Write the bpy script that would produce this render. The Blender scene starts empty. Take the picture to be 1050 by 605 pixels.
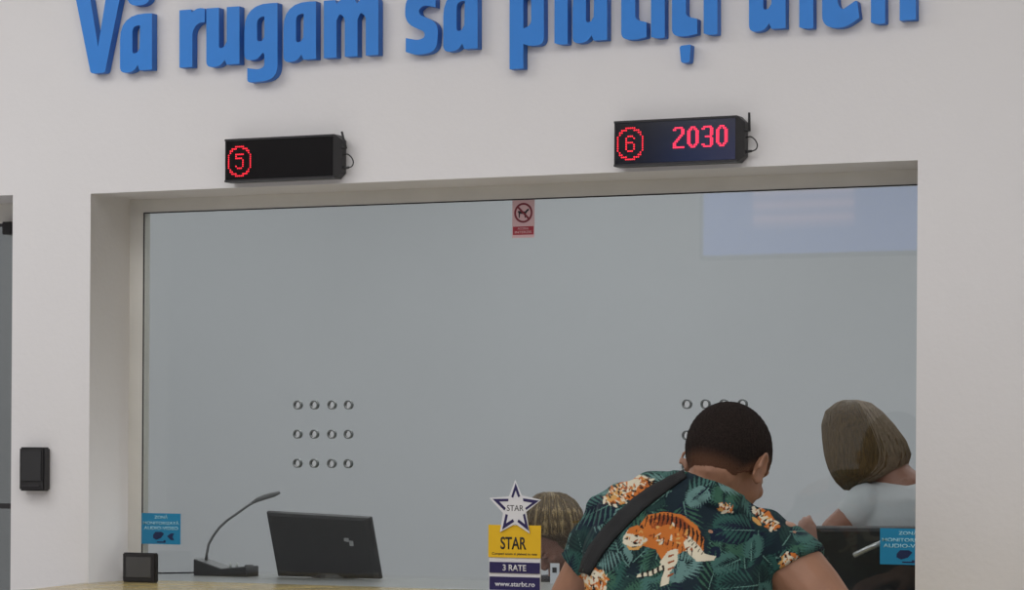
import bpy, bmesh, math, random
import numpy as np
from mathutils import Vector, Matrix
from mathutils.bvhtree import BVHTree
random.seed(7)
R = math.radians
SC = bpy.context.scene
COL = SC.collection
# ------------------------------------------------------------------ camera
F = 2780.0                      # focal length in pixels of the 1050 px wide frame
TH = math.atan(1275.0/F)        # looks to the left of the wall's normal
ROLL = R(0.36)
HOR = 465.0                     # horizon row
CP = Vector((0, -6.02, 1.45))
fw = Vector((-math.sin(TH), math.cos(TH), 0))
r0 = Vector((math.cos(TH), math.sin(TH), 0)); u0 = Vector((0, 0, 1))
rt = r0*math.cos(ROLL) + u0*math.sin(ROLL)
up = -r0*math.sin(ROLL) + u0*math.cos(ROLL)
cd = bpy.data.cameras.new('camera'); cam = bpy.data.objects.new('camera', cd); COL.objects.link(cam)
cd.sensor_width = 36; cd.lens = F/1050*36; cd.shift_y = (HOR-302.5)/1050; cd.clip_end = 60
m = Matrix.Identity(4)
for i in range(3):
    m[i][0] = rt[i]; m[i][1] = up[i]; m[i][2] = -fw[i]; m[i][3] = CP[i]
cam.matrix_world = m
SC.camera = cam
# ------------------------------------------------------------------ world, exposure, lights
w = bpy.data.worlds.new('world'); SC.world = w; w.use_nodes = True
w.node_tree.nodes['Background'].inputs[0].default_value = (.75, .8, .88, 1)
w.node_tree.nodes['Background'].inputs[1].default_value = .25
SC.view_settings.view_transform = 'Standard'; SC.view_settings.look = 'None'
SC.view_settings.exposure = 0; SC.view_settings.gamma = 1
SC.view_settings.use_curve_mapping = False
def area(name, loc, sx, sy, power, col=(1, .97, .94), rot=(0, 0, 0)):
    l = bpy.data.lights.new(name, 'AREA'); l.shape = 'RECTANGLE'; l.size = sx; l.size_y = sy; l.energy = power; l.color = col
    o = bpy.data.objects.new(name, l); COL.objects.link(o); o.location = loc; o.rotation_euler = rot
    return o
CEIL = 3.4
for (x, y) in ((-4.6, -1.5), (-1.9, -1.9), (1.0, -1.7), (-4.4, -4.2), (-1.2, -4.2), (-7.2, -2.6), (-4.2, -7), (0, -7)):
    area('hall_lamp', (x, y, CEIL-.05), 2.0, 1.2, 25.5 if x < 0 else 20, (1, .99, .985))
for (x, y) in ((-7.2, 1.8), (-4.6, 1.8), (-2.0, 1.8), (-7.2, 3.7), (-4.6, 3.7), (-2.0, 3.7)):
    area('office_lamp', (x, y, CEIL-.05), 1.6, 1.2, 19, (.985, .99, .99))

# ------------------------------------------------------------------ projection of photo points on real planes
def ray(px, py):
    return (fw*F + rt*(px-525) - up*(py-HOR)).normalized()
def at(px, py, Y):
    d = ray(px, py); return CP + d*((Y-CP.y)/d.y)
def atz(px, py, Z):
    d = ray(px, py); return CP + d*((Z-CP.z)/d.z)

# ------------------------------------------------------------------ materials
def srgb(r, g, b):
    f = lambda c: ((c/255+.055)/1.055)**2.4 if c > 10 else c/255/12.92
    return (f(r), f(g), f(b), 1)
def mat(name, c, rough=.5, metal=0, noise=.0, nscale=20, bump=0, bscale=60, spec=.5, emit=0, coat=0, stretch=None):
    m = bpy.data.materials.new(name); m.use_nodes = True
    nt = m.node_tree; b = nt.nodes['Principled BSDF']
    b.inputs['Base Color'].default_value = c; b.inputs['Roughness'].default_value = rough
    b.inputs['Metallic'].default_value = metal; b.inputs['Specular IOR Level'].default_value = spec
    b.inputs['Coat Weight'].default_value = coat
    if emit:
        b.inputs['Emission Color'].default_value = c; b.inputs['Emission Strength'].default_value = emit
    tc = nt.nodes.new('ShaderNodeTexCoord'); mp = nt.nodes.new('ShaderNodeMapping')
    nt.links.new(tc.outputs['Object'], mp.inputs[0])
    if stretch: mp.inputs['Scale'].default_value = stretch
    if noise:
        n = nt.nodes.new('ShaderNodeTexNoise'); n.inputs['Scale'].default_value = nscale; n.inputs['Detail'].default_value = 4
        nt.links.new(mp.outputs[0], n.inputs[0])
        r = nt.nodes.new('ShaderNodeValToRGB')
        r.color_ramp.elements[0].position = .3; r.color_ramp.elements[1].position = .7
        r.color_ramp.elements[0].color = [max(0, v*(1-noise)) for v in c[:3]]+[1]
        r.color_ramp.elements[1].color = [min(1, v*(1+noise)) for v in c[:3]]+[1]
        nt.links.new(n.outputs['Fac'], r.inputs[0]); nt.links.new(r.outputs[0], b.inputs['Base Color'])
    if bump:
        n2 = nt.nodes.new('ShaderNodeTexNoise'); n2.inputs['Scale'].default_value = bscale; n2.inputs['Detail'].default_value = 5
        nt.links.new(mp.outputs[0], n2.inputs[0])
        bp = nt.nodes.new('ShaderNodeBump'); bp.inputs['Strength'].default_value = bump; bp.inputs['Distance'].default_value = .01
        nt.links.new(n2.outputs['Fac'], bp.inputs['Height']); nt.links.new(bp.outputs[0], b.inputs['Normal'])
    return m
M = {}
M['wall'] = mat('wall_paint', srgb(221, 219, 219), .85, noise=.02, nscale=1.2, bump=.08, bscale=60)
M['office_wall'] = mat('office_paint', srgb(190, 193, 196), .85, noise=.02, nscale=.9, bump=.05, bscale=30)
M['ceiling'] = mat('ceiling_paint', srgb(225, 224, 220), .9)
M['floor'] = mat('floor_stone', srgb(222, 219, 217), .3, noise=.08, nscale=3)
M['alu'] = mat('frame_metal', srgb(214, 212, 205), .5, metal=0, noise=.04, nscale=(8))
M['gasket'] = mat('rubber_gasket', srgb(48, 46, 48), .7)
M['stone'] = mat('counter_stone', srgb(172, 154, 104), .22, noise=.28, nscale=9, spec=.4)
M['desk'] = mat('desk_laminate', srgb(150, 152, 152), .3, noise=.03)
M['panel'] = mat('counter_front', srgb(170, 170, 168), .5)
M['blue'] = mat('letter_blue', srgb(38, 126, 212), .45, noise=.03, nscale=14)
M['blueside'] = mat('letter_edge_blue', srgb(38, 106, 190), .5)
M['black'] = mat('black_plastic', srgb(36, 35, 37), .45, bump=.05, bscale=300)
M['black2'] = mat('black_matt', srgb(43, 43, 45), .6)
M['acrylic'] = mat('black_acrylic', srgb(16, 15, 18), .12, spec=.6)
M['cable'] = mat('cable_black', srgb(24, 24, 26), .5)
M['ledr'] = mat('led_red', (1, .02, .045, 1), .5, emit=.8)
M['ledp'] = mat('led_pink', (1, .035, .10, 1), .5, emit=.85)
M['white'] = mat('white_print', srgb(222, 222, 226), .5)
M['pale'] = mat('pale_pink_print', srgb(214, 180, 184), .5)
M['red'] = mat('red_print', srgb(160, 44, 58), .5)
M['darkred'] = mat('dark_red_print', srgb(120, 34, 48), .5)
M['ink'] = mat('black_print', srgb(32, 30, 34), .6)
M['cyan'] = mat('cyan_print', srgb(22, 128, 172), .45, noise=.05, nscale=8)
M['palecyan'] = mat('pale_cyan_print', srgb(168, 214, 228), .5)
M['navy'] = mat('navy_print', srgb(38, 30, 84), .5)
M['navyink'] = mat('navy_ink', srgb(14, 34, 78), .5)
M['yellow'] = mat('yellow_print', srgb(232, 186, 24), .5)
M['grey'] = mat('grey_metal', srgb(120, 121, 122), .45, metal=.3)
M['silver'] = mat('silver_metal', srgb(190, 190, 190), .3, metal=.6)
M['keys'] = mat('pale_keys', srgb(205, 207, 205), .4)
M['screen'] = mat('grey_screen', srgb(80, 80, 80), .25)
M['skin'] = mat('skin_warm', srgb(150, 108, 84), .5, noise=.06, nscale=25, bump=.06, bscale=150)
M['skin2'] = mat('skin_rosy', srgb(156, 112, 94), .5, noise=.06, nscale=25, bump=.06, bscale=150)
M['hair'] = mat('hair_dark', srgb(44, 36, 33), .95, noise=.4, nscale=260, bump=.9, bscale=500, spec=.15)
M['blond'] = mat('hair_blond', srgb(158, 134, 88), .5, noise=.4, nscale=40, bump=.5, bscale=90, stretch=(5, 5, .7))
M['brown'] = mat('hair_brown', srgb(98, 76, 40), .5, noise=.4, nscale=40, bump=.5, bscale=90, stretch=(5, 5, .7))
M['hazed'] = mat('hair_brown_hazed', srgb(138, 119, 96), .5, noise=.3, nscale=40, bump=.5, bscale=90, stretch=(5, 5, .7))  # brown hair paled and greyed: haze of the glass reflection painted into the colour
M['cloth_white'] = mat('white_cotton', srgb(205, 208, 210), .9, bump=.2, bscale=25)
M['cloth_dark'] = mat('dark_cotton', srgb(44, 44, 52), .9, bump=.2, bscale=30)
M['denim'] = mat('dark_denim', srgb(46, 54, 70), .9, bump=.1, bscale=300)
M['strap'] = mat('strap_webbing', srgb(11, 12, 14), .8, bump=.3, bscale=600)
M['eye'] = mat('eye_white', srgb(215, 210, 205), .2)
M['iris'] = mat('iris_dark', srgb(50, 38, 30), .2)
M['lip'] = mat('lip', srgb(150, 80, 75), .5)
# glass: fresnel mix of clear and mirror
def glassmat(name, tint, ior=1.5):
    g = bpy.data.materials.new(name); g.use_nodes = True; nt = g.node_tree; nt.nodes.clear()
    out = nt.nodes.new('ShaderNodeOutputMaterial'); mx = nt.nodes.new('ShaderNodeMixShader')
    t = nt.nodes.new('ShaderNodeBsdfTransparent'); t.inputs[0].default_value = tint
    gl = nt.nodes.new('ShaderNodeBsdfGlossy'); gl.inputs['Roughness'].default_value = .015
    fr = nt.nodes.new('ShaderNodeFresnel'); fr.inputs[0].default_value = ior
    ge = nt.nodes.new('ShaderNodeNewGeometry'); ma = nt.nodes.new('ShaderNodeMath'); ma.operation = 'MULTIPLY_ADD'
    nt.links.new(ge.outputs['Backfacing'], ma.inputs[0]); ma.inputs[1].default_value = 1/ior-ior; ma.inputs[2].default_value = ior
    nt.links.new(ma.outputs[0], fr.inputs[0])        # same reflectance on both sides of the thin pane
    nt.links.new(fr.outputs[0], mx.inputs[0]); nt.links.new(t.outputs[0], mx.inputs[1]); nt.links.new(gl.outputs[0], mx.inputs[2])
    nt.links.new(mx.outputs[0], out.inputs[0]); return g
M['glass'] = glassmat('clear_glass', (.93, .95, .955, 1))
M['rim'] = mat('polished_hole_rim', srgb(96, 102, 102), .25)

# ------------------------------------------------------------------ helpers
def tag(o, label=None, cat=None, group=None, kind=None):
    if label: o['label'] = label
    if cat: o['category'] = cat
    if group: o['group'] = group
    if kind: o['kind'] = kind
    return o
def empty(name, loc, label, cat, group=None):
    o = bpy.data.objects.new(name, None); COL.objects.link(o); o.location = loc; o.empty_display_size = .05
    return tag(o, label, cat, group)
def link(name, me, mt, parent=None):
    """me is in world coordinates; kept there whatever the parent is"""
    for x in (mt if isinstance(mt, (list, tuple)) else [mt]): me.materials.append(x)
    o = bpy.data.objects.new(name, me); COL.objects.link(o)
    if parent is not None:
        o.parent = parent
        pm = Matrix.Identity(4); p = parent
        chain = []
        while p is not None: chain.append(p); p = p.parent
        for p in reversed(chain):
            pm = pm @ p.matrix_parent_inverse @ p.matrix_basis
        o.matrix_parent_inverse = pm.inverted()
    return o
class B:
    def __init__(s): s.bm = bmesh.new()
    def box(s, a, b, bevel=0, M4=None, mi=0):
        a = Vector(a); b = Vector(b)
        r = bmesh.ops.create_cube(s.bm, size=1)
        vs = r['verts']
        for v in vs: v.co = Vector(((a[i]+b[i])/2 + v.co[i]*(b[i]-a[i]) for i in range(3)))
        fs = {f for v in vs for f in v.link_faces}
        if bevel:
            es = list({e for v in vs for e in v.link_edges})
            rr = bmesh.ops.bevel(s.bm, geom=es, offset=bevel, segments=2, affect='EDGES')
            vs = list({v for f in rr['faces'] for v in f.verts} | {v for v in vs if v.is_valid})
        if M4:
            for v in vs: v.co = M4 @ v.co
        return s
    def tube(s, pts, r, seg=10, caps=True, flat=None):
        pts = [Vector(p) for p in pts]; n = len(pts)
        rs = r if isinstance(r, (list, tuple)) else [r]*n
        prev = None; rings = []
        for i in range(n):
            t = (pts[min(i+1, n-1)]-pts[max(i-1, 0)]).normalized()
            if prev is None:
                a = Vector((0, 0, 1)) if abs(t.z) < .9 else Vector((1, 0, 0))
                n1 = t.cross(a).normalized()
            else:
                n1 = (prev - t*prev.dot(t)).normalized()
            prev = n1; n2 = t.cross(n1)
            k2 = flat if flat else 1
            rings.append([s.bm.verts.new(pts[i]+(n1*math.cos(2*math.pi*k/seg)+n2*math.sin(2*math.pi*k/seg)*k2)*rs[i]) for k in range(seg)])
        for i in range(n-1):
            for k in range(seg):
                s.bm.faces.new((rings[i][k], rings[i][(k+1) % seg], rings[i+1][(k+1) % seg], rings[i+1][k]))
        if caps:
            s.bm.faces.new(rings[0][::-1]); s.bm.faces.new(rings[-1])
        return s
    def ell(s, c, r, rot=None, sub=3):
        rr = bmesh.ops.create_icosphere(s.bm, subdivisions=sub, radius=1)
        Mx = Matrix.Translation(Vector(c)) @ (rot.to_4x4() if rot is not None else Matrix.Identity(4)) @ Matrix.Diagonal((r[0], r[1], r[2], 1))
        for v in rr['verts']: v.co = Mx @ v.co
        return s
    def limb(s, nodes, seg=16):
        """rounded cones through (point, radius)"""
        for p, r in nodes: s.ell(p, (r, r, r), sub=2)
        for (p, a), (q, b) in zip(nodes, nodes[1:]): s.tube([p, q], [a, b], seg)
        return s
    def loft(s, rings, caps=True):
        vr = [[s.bm.verts.new(p) for p in ring] for ring in rings]
        n = len(vr[0])
        for i in range(len(vr)-1):
            for k in range(n): s.bm.faces.new((vr[i][k], vr[i][(k+1) % n], vr[i+1][(k+1) % n], vr[i+1][k]))
        if caps: s.bm.faces.new(vr[0][::-1]); s.bm.faces.new(vr[-1])
        return s
    def mesh(s, name='mesh', smooth=False):
        bmesh.ops.recalc_face_normals(s.bm, faces=s.bm.faces)
        me = bpy.data.meshes.new(name); s.bm.to_mesh(me); s.bm.free()
        if smooth: me.polygons.foreach_set('use_smooth', [True]*len(me.polygons))
        return me
    def build(s, name, mt, parent=None, smooth=False):
        return link(name, s.mesh(name, smooth), mt, parent)
def evaluated(ob):
    dg = bpy.context.evaluated_depsgraph_get()
    me = bpy.data.meshes.new_from_object(ob.evaluated_get(dg), preserve_all_data_layers=True, depsgraph=dg)
    return me
def remesh(me, voxel, smooth=4):
    o = bpy.data.objects.new('tmp', me); COL.objects.link(o)
    md = o.modifiers.new('r', 'REMESH'); md.mode = 'VOXEL'; md.voxel_size = voxel; md.use_smooth_shade = True
    if smooth:
        sm = o.modifiers.new('s', 'SMOOTH'); sm.factor = .5; sm.iterations = smooth
    out = evaluated(o); bpy.data.objects.remove(o)
    out.polygons.foreach_set('use_smooth', [True]*len(out.polygons))
    return out
def curve_mesh(loops, extr):
    """filled 2D loops (holes by even-odd) extruded +-extr around z=0, as a mesh"""
    cu = bpy.data.curves.new('c', 'CURVE'); cu.dimensions = '2D'; cu.fill_mode = 'BOTH'; cu.extrude = extr
    for lp in loops:
        sp = cu.splines.new('POLY'); sp.points.add(len(lp)-1)
        for p, q in zip(sp.points, lp): p.co = (q[0], q[1], 0, 1)
        sp.use_cyclic_u = True
    o = bpy.data.objects.new('tmp', cu); COL.objects.link(o); me = evaluated(o); bpy.data.objects.remove(o)
    return me
def wallplate(loops_xz, y0, y1):
    """loops in world (x,z) extruded from y0 to y1 (y0<y1)"""
    me = curve_mesh(loops_xz, (y1-y0)/2)
    for v in me.vertices:
        x, z, d = v.co; v.co = (x, (y0+y1)/2 - d*1.0, z)
    return me
def textmesh(s, center, width=None, height=None, y=0, extr=.0003, bold=0, col=None, rotz=0, spacing=1):
    cu = bpy.data.curves.new('t', 'FONT'); cu.body = s; cu.size = 1; cu.offset = bold; cu.space_character = spacing
    o = bpy.data.objects.new('tmp', cu); COL.objects.link(o); me = evaluated(o); bpy.data.objects.remove(o)
    xs = [v.co.x for v in me.vertices]; ys = [v.co.y for v in me.vertices]
    bw = max(xs)-min(xs); bh = max(ys)-min(ys)
    sx = width/bw if width else height/bh; sz = height/bh if height else sx
    cx = (max(xs)+min(xs))/2; cy = (max(ys)+min(ys))/2
    bm = bmesh.new(); bm.from_mesh(me)
    r = bmesh.ops.extrude_face_region(bm, geom=bm.faces[:])
    for v in [g for g in r['geom'] if isinstance(g, bmesh.types.BMVert)]: v.co.z += 1
    for v in bm.verts:
        x, yy, d = v.co
        v.co = (center[0]+(x-cx)*sx, y-d*extr, center[1]+(yy-cy)*sz)
    bmesh.ops.recalc_face_normals(bm, faces=bm.faces)
    bm.to_mesh(me); bm.free(); return me
def rounded(pts, seg=6):
    """polygon of (x,y[,r]) with rounded corners"""
    out = []; n = len(pts)
    for i in range(n):
        p = Vector(pts[i][:2]); r = pts[i][2] if len(pts[i]) > 2 else 0
        if r <= 0: out.append(tuple(p)); continue
        a = Vector(pts[i-1][:2]); b = Vector(pts[(i+1) % n][:2])
        da = (a-p); db = (b-p); la = da.length; lb = db.length
        k = min(r, la*.5 if len(pts[i-1]) > 2 and pts[i-1][2] > 0 else la, lb*.5 if len(pts[(i+1) % n]) > 2 and pts[(i+1) % n][2] > 0 else lb)
        pa = p+da/la*k; pb = p+db/lb*k
        for j in range(seg+1):
            t = j/seg; q = pa*(1-t)**2 + p*2*t*(1-t) + pb*t*t; out.append(tuple(q))
    return out

# ================================================================== STRUCTURE
ZC = 1.102                                   # counter height
XL = at(93, 197, 0).x; XR = at(941, 166, 0).x; ZT = (at(93, 197, 0).z + at(941, 166, 0).z)/2
DL, DR = at(-190, 300, 0).x, at(12.5, 300, 0).x; DT = at(12, 200, 0).z
W = .225                                       # wall thickness
hx0, hx1, hy0 = -11.0, 3.2, -9.0
def struct(b, name, mt, parent=None): return tag(b.build(name, mt, parent), kind='structure')
lw = [[(hx0, 0), (DL, 0), (DL, DT), (DR, DT), (DR, 0), (hx1, 0), (hx1, CEIL), (hx0, CEIL)],
      [(XL, ZC-.04), (XR, ZC-.04), (XR, ZT), (XL, ZT)]]
tag(link('wall_front', wallplate(lw, 0, W), M['wall']), kind='structure')
struct(B().box((hx0-.2, hy0-.2, -.1), (hx1+.2, 5.4, 0)), 'floor', M['floor'])
struct(B().box((hx0-.2, hy0-.2, CEIL), (hx1+.2, 5.4, CEIL+.1)), 'ceiling', M['ceiling'])
struct(B().box((hx0, 5.2, 0), (hx1, 5.35, CEIL)), 'wall_back', M['office_wall'])
struct(B().box((hx0-.15, hy0, 0), (hx0, 5.35, CEIL)), 'wall_left', M['wall'])
struct(B().box((hx1, hy0, 0), (hx1+.15, 5.35, CEIL)), 'wall_right', M['wall'])
struct(B().box((hx0, hy0-.15, 0), (hx1, hy0, CEIL)), 'wall_rear', M['wall'])

# ---- window frame and glass
GY = .19
fx0, fx1 = at(134.5, 300, GY).x, at(148.5, 300, GY).x
fz1, fz0 = ZT, at(400, (217+190)/2+.9, GY).z
fz0 = (at(149, 217, GY).z + at(941, 190, GY).z)/2
win = tag(bpy.data.objects.new('window_1', None), kind='structure'); COL.objects.link(win); win.location = (XL, GY, ZC)
FX = (XL, XR)
fl = XL if fx0 < XL else fx0
loops = [[(XL, ZC), (XR, ZC), (XR, ZT), (XL, ZT)], [(XL+(fx1-fx0), ZC+.001), (XR-.036, ZC+.001), (XR-.036, fz0), (XL+(fx1-fx0), fz0)]]
XG = XL+(fx1-fx0)
fr = B().box((XL, GY, ZC), (XG, GY+.033, fz0)).box((XL, GY, fz0), (XR, GY+.033, ZT)).box((XR-.036, GY, ZC), (XR, GY+.033, fz0))
struct(fr, 'window_frame', M['alu'], win)
g = .003
struct(B().box((XG, GY-.001, ZC), (XG+g, GY+.0015, fz0)).box((XG, GY-.001, fz0-g), (XR-.036, GY+.0015, fz0)), 'window_gasket', M['gasket'], win)
# pane with the two sets of drilled speech holes
def circ(c, r, n=24): return [(c[0]+r*math.cos(2*math.pi*k/n), c[1]+r*math.sin(2*math.pi*k/n)) for k in range(n)]
hcx = [at(x, 446, GY+.004).x for x in (305, 322, 340, 357, 704, 723, 742, 761)]
hrz = [(at(331, y, GY+.004).z+at(732, y-.3, GY+.004).z)/2 for y in (477, 446, 415)]
holes = [(x, z) for x in hcx for z in hrz]
hs = .019                                    # half size of the cell round each hole
px0, px1, pz0, pz1 = XG, XR-.036, ZC, fz0-g*.5
xb = sorted([px0, px1]+[x+d for x in hcx for d in (-hs, hs)]); zb = sorted([pz0, pz1]+[z+d for z in hrz for d in (-hs, hs)])
b = B(); bm = b.bm
for i in range(len(xb)-1):
    for j in range(len(zb)-1):
        xm, zm = (xb[i]+xb[i+1])/2, (zb[j]+zb[j+1])/2
        hit_ = [h for h in holes if abs(h[0]-xm) < .003 and abs(h[1]-zm) < .003]
        for yy in (GY+.002, GY+.010):
            if not hit_:
                bm.faces.new([bm.verts.new(p) for p in ((xb[i], yy, zb[j]), (xb[i+1], yy, zb[j]), (xb[i+1], yy, zb[j+1]), (xb[i], yy, zb[j+1]))])
            else:
                n_ = 32; hx_, hz_ = hit_[0]
                inn = [bm.verts.new((x, yy, z)) for x, z in circ((hx_, hz_), .0100, n_)]
                out_ = []
                for k in range(n_):
                    c_, s_ = math.cos(2*math.pi*k/n_), math.sin(2*math.pi*k/n_); q_ = max(abs(c_), abs(s_))
                    out_.append(bm.verts.new((xm+c_/q_*(xb[i+1]-xb[i])/2, yy, zm+s_/q_*(zb[j+1]-zb[j])/2)))
                for k in range(n_): bm.faces.new((inn[k], inn[(k+1) % n_], out_[(k+1) % n_], out_[k]))
bmesh.ops.remove_doubles(bm, verts=bm.verts, dist=1e-6)
me = bpy.data.meshes.new('pane'); 
for f in bm.faces:
    f.normal_update()
    want = -1 if f.calc_center_median().y < GY+.006 else 1
    if f.normal.y*want < 0: f.normal_flip()
bm.to_mesh(me); bm.free()
pane = link('window_pane', me, M['glass'], win)
tag(pane, kind='structure')
for h in holes:
    me = wallplate([circ(h, .0118), circ(h, .0088)], GY+.0005, GY+.0115)
    o = link('speech_hole', me, M['rim'], win); tag(o, kind='structure')

# ---- neighbouring doorway at the left edge
dr = tag(bpy.data.objects.new('door_1', None), kind='structure'); COL.objects.link(dr); dr.location = (DL, GY, 0)
b1z = at(8, 229, GY).z; tz = DT
struct(B().box((DL, GY, b1z), (DR, GY+.033, tz)).box((DL, GY, 0), (DL+.05, GY+.033, b1z)).box((DR-.05, GY, 0), (DR, GY+.033, b1z)), 'door_frame', M['alu'], dr)
struct(B().box((DL+.05, GY+.002, b1z-.006), (DR-.05, GY+.03, b1z)), 'door_gasket', M['gasket'], dr)
pz = at(6, 519, GY).z
M['doorglass'] = glassmat('door_glass', (.74, .75, .75, 1))
struct(B().box((DL+.05, GY+.015, .05), (DR-.05, GY+.023, b1z-.006)), 'door_pane', M['doorglass'], dr)
struct(B().box((DL+.05, GY+.005, pz-.007), (DR-.05, GY+.03, pz+.007)), 'door_rail', M['gasket'], dr)
q = at(10, 234, GY)
struct(B().box((q.x-.012, GY-.02, at(8, 241, GY).z), (q.x+.02, GY+.02, at(8, 228, GY).z), .002), 'door_hinge', M['black'], dr)

# ================================================================== COUNTER (hall side) and DESK (office side)
ct = empty('service_counter', ((XL+XR)/2, -.2, 0), 'cream and yellow veined polished stone service counter under the big window', 'counter')
pe = atz(30, 604.5, ZC)
top = [(XL-.012, 0), (pe.x, pe.y), (pe.x-.05, -.48), (XR+.8, -.48), (XR+.8, 0), (XR, 0), (XR, GY+.033), (XL, GY+.033), (XL, 0)]
me = curve_mesh([[(x, y) for x, y in top]], .02)
for v in me.vertices: v.co.z += ZC-.02
link('counter_top', me, M['stone'], ct)
B().box((pe.x+.06, -.36, 0), (XR+.75, 0, ZC-.04), .004).build('counter_body', M['panel'], ct)
dk = empty('office_desk', ((XL+XR)/2, .6, 0), 'grey laminate desk top behind the glass, level with the stone counter', 'desk')
B().box((XL-.3, W, ZC-.03), (XR+.6, .70, ZC), .003).box((XL, GY+.033, ZC-.03), (XR, W, ZC)).build('desk_top', M['desk'], dk)
for x in (XL-.25, (XL+XR)/2, XR+.5): B().box((x, W+.02, 0), (x+.03, .55, ZC-.03)).build('desk_leg', M['panel'], dk)

# ================================================================== LETTERS  "Vă rugăm să plătiți aici!"
def base(x): return 74.3 - .0655*(x-110)
LY = -.027
GL = {}
GL['V'] = [[(-4, 86), (11, 86), (20.5, 27), (30, 86), (45, 86), (27.5, 0, 3), (13, 0, 3)]]
A_out = [(33.5, 59), (33.5, 0), (20.5, 0), (18.5, 5.5), (14, -1, 5), (0, -2, 16), (0, 60, 27)]
A_in = [(13, 17, 4), (13, 48, 9), (21, 47), (20.5, 23), (18, 19)]
GL['a'] = [A_out, A_in]
BREVE = [(2+4, 86), (10+3, 86), (16+2, 78, 4), (24, 78, 4), (27, 86), (34, 86), (30, 68, 9), (9, 68, 9)]
GL['r'] = [[(0, 59), (11.5, 59), (12.5, 56), (19, 60.5, 5), (26, 59), (26, 45), (19, 45, 6), (13.2, 37, 5), (13.2, 0), (0, 0)]]
GL['u'] = [[(0, 59), (13, 59), (13, 17, 5), (18, 18, 3), (21, 24), (21, 59), (34, 59), (34, 0), (21, 0), (19, 5), (14, -1, 4), (0, -2, 15)]]
GL['g'] = [[(34, 60), (34, -19, 17), (3, -20, 4), (3, -5), (14, -7, 3), (20.5, -5, 4), (20.5, 8), (19, 10), (13, 3, 4), (0, 3, 15), (0, 61, 27)], [(13, 21, 4), (13, 47, 8), (20.5, 47), (20.5, 26), (18, 22)]]
GL['m'] = [[(0, 59), (11.5, 59), (13, 55), (20, 61, 5), (30, 61, 4), (34, 54), (41, 61, 5), (56, 61, 15), (56, 0), (43, 0), (43, 40, 5), (38, 45, 3), (34.5, 38), (34.5, 0), (21.5, 0), (21.5, 40, 5), (16.5, 45, 3), (13, 38), (13, 0), (0, 0)]]
GL['s'] = [[(30, 59), (30, 44), (18, 47, 4), (12.5, 42, 4), (14.5, 37, 3), (33, 28, 10), (31, -1, 18), (10, -3, 6), (0, 1), (0, 15), (12, 12, 4), (19, 14, 4), (19, 20, 4), (-1, 30, 11), (0, 60, 17)]]
GL['p'] = [[(0, 59), (11.5, 59), (13, 55), (19, 61, 6), (32.5, 61, 16), (32.5, -1, 17), (18, -1, 3), (13, 1.5), (13, -22), (0, -22)], [(13, 16), (13, 44, 3), (18, 46, 4), (20.5, 42, 4), (20.5, 18, 6)]]
GL['l'] = [[(0, 84), (12.5, 84), (12.5, -1.5, 1), (6, -2, 3), (0, 0)]]
GL['i'] = [[(0, 59), (12.8, 59), (12.8, -1.5, 1), (6, -2, 3), (0, 0)], [(0, 66), (12.8, 66), (12.8, 78), (0, 78)]]
GL['t'] = [[(0, 75), (13, 75), (13, 59), (22, 59), (22, 47), (13, 47), (13, 17, 4), (23.5, 14), (23.5, 0), (12, -2, 5), (0, 0, 14), (0, 47), (-5, 47), (-5, 59), (0, 59)]]
GL['ț'] = GL['t'] + [[(7, -10, 3), (17.5, -9.5, 1), (16.5, -26, 2), (8.5, -26.5, 3)]]
GL['c'] = [[(30, 59), (30, 44), (19, 47, 5), (14, 38, 4), (14, 18, 5), (18, 13, 3), (31.5, 21.5, 3), (33.5, 5), (20, -4, 9), (0, -1, 17), (0, 60, 20)]]
GL['!'] = [[(0, 0), (0, 19.5), (14.5, 19.5), (14.5, 0)], [(0, 84), (15, 84), (12, 26), (3, 26)]]
word = [('V', 80, 1.0), ('ă', 123, .98), ('r', 184, 1), ('u', 211.5, 1), ('g', 250.5, 1), ('ă', 290.5, 1.0), ('m', 332, 1.0), ('s', 416, 1.02), ('ă', 454.5, 1.05),
        ('p', 522.5, 1.08), ('l', 568.5, 1.08), ('ă', 587, 1.06), ('t', 637, 1.1), ('i', 667.5, 1.1), ('ț', 689, 1.1), ('i', 721.5, 1.1), ('a', 768, 1.12), ('i', 819.5, 1.13), ('c', 843, 1.14), ('i', 893, 1.14), ('!', 922.5, 1.14)]
WN = {'V': 'capital V opening the blue wall sentence', 'r': 'letter r, narrow with a short arm, in the blue sentence', 'g': 'letter g whose tail hangs below the line',
      'm': 'letter m, the widest one, in the blue sentence', 's': 'letter s beside the last a with an open gap before it', 'p': 'letter p whose straight stem drops below the line',
      'l': 'tall letter l squeezed between p and a', 't': 'plain letter t right after the third accented a', 'ț': 'letter t with a comma hanging beneath it', 'c': 'letter c between two letters i near the end',
      'u': 'letter u between r and g', '!': 'exclamation mark ending the blue sentence, square dot in view'}
AN = ['accented a beside the capital V', 'a directly right of the letter g', 'a directly right of the letter s', 'a directly right of the tall l']
IN = ['i between plain t and the t with a comma', 'i ending the third word, right of the t with a comma', 'i left of the c in the last word', 'i right of the c, before the exclamation mark']
na = ni = 0
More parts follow.
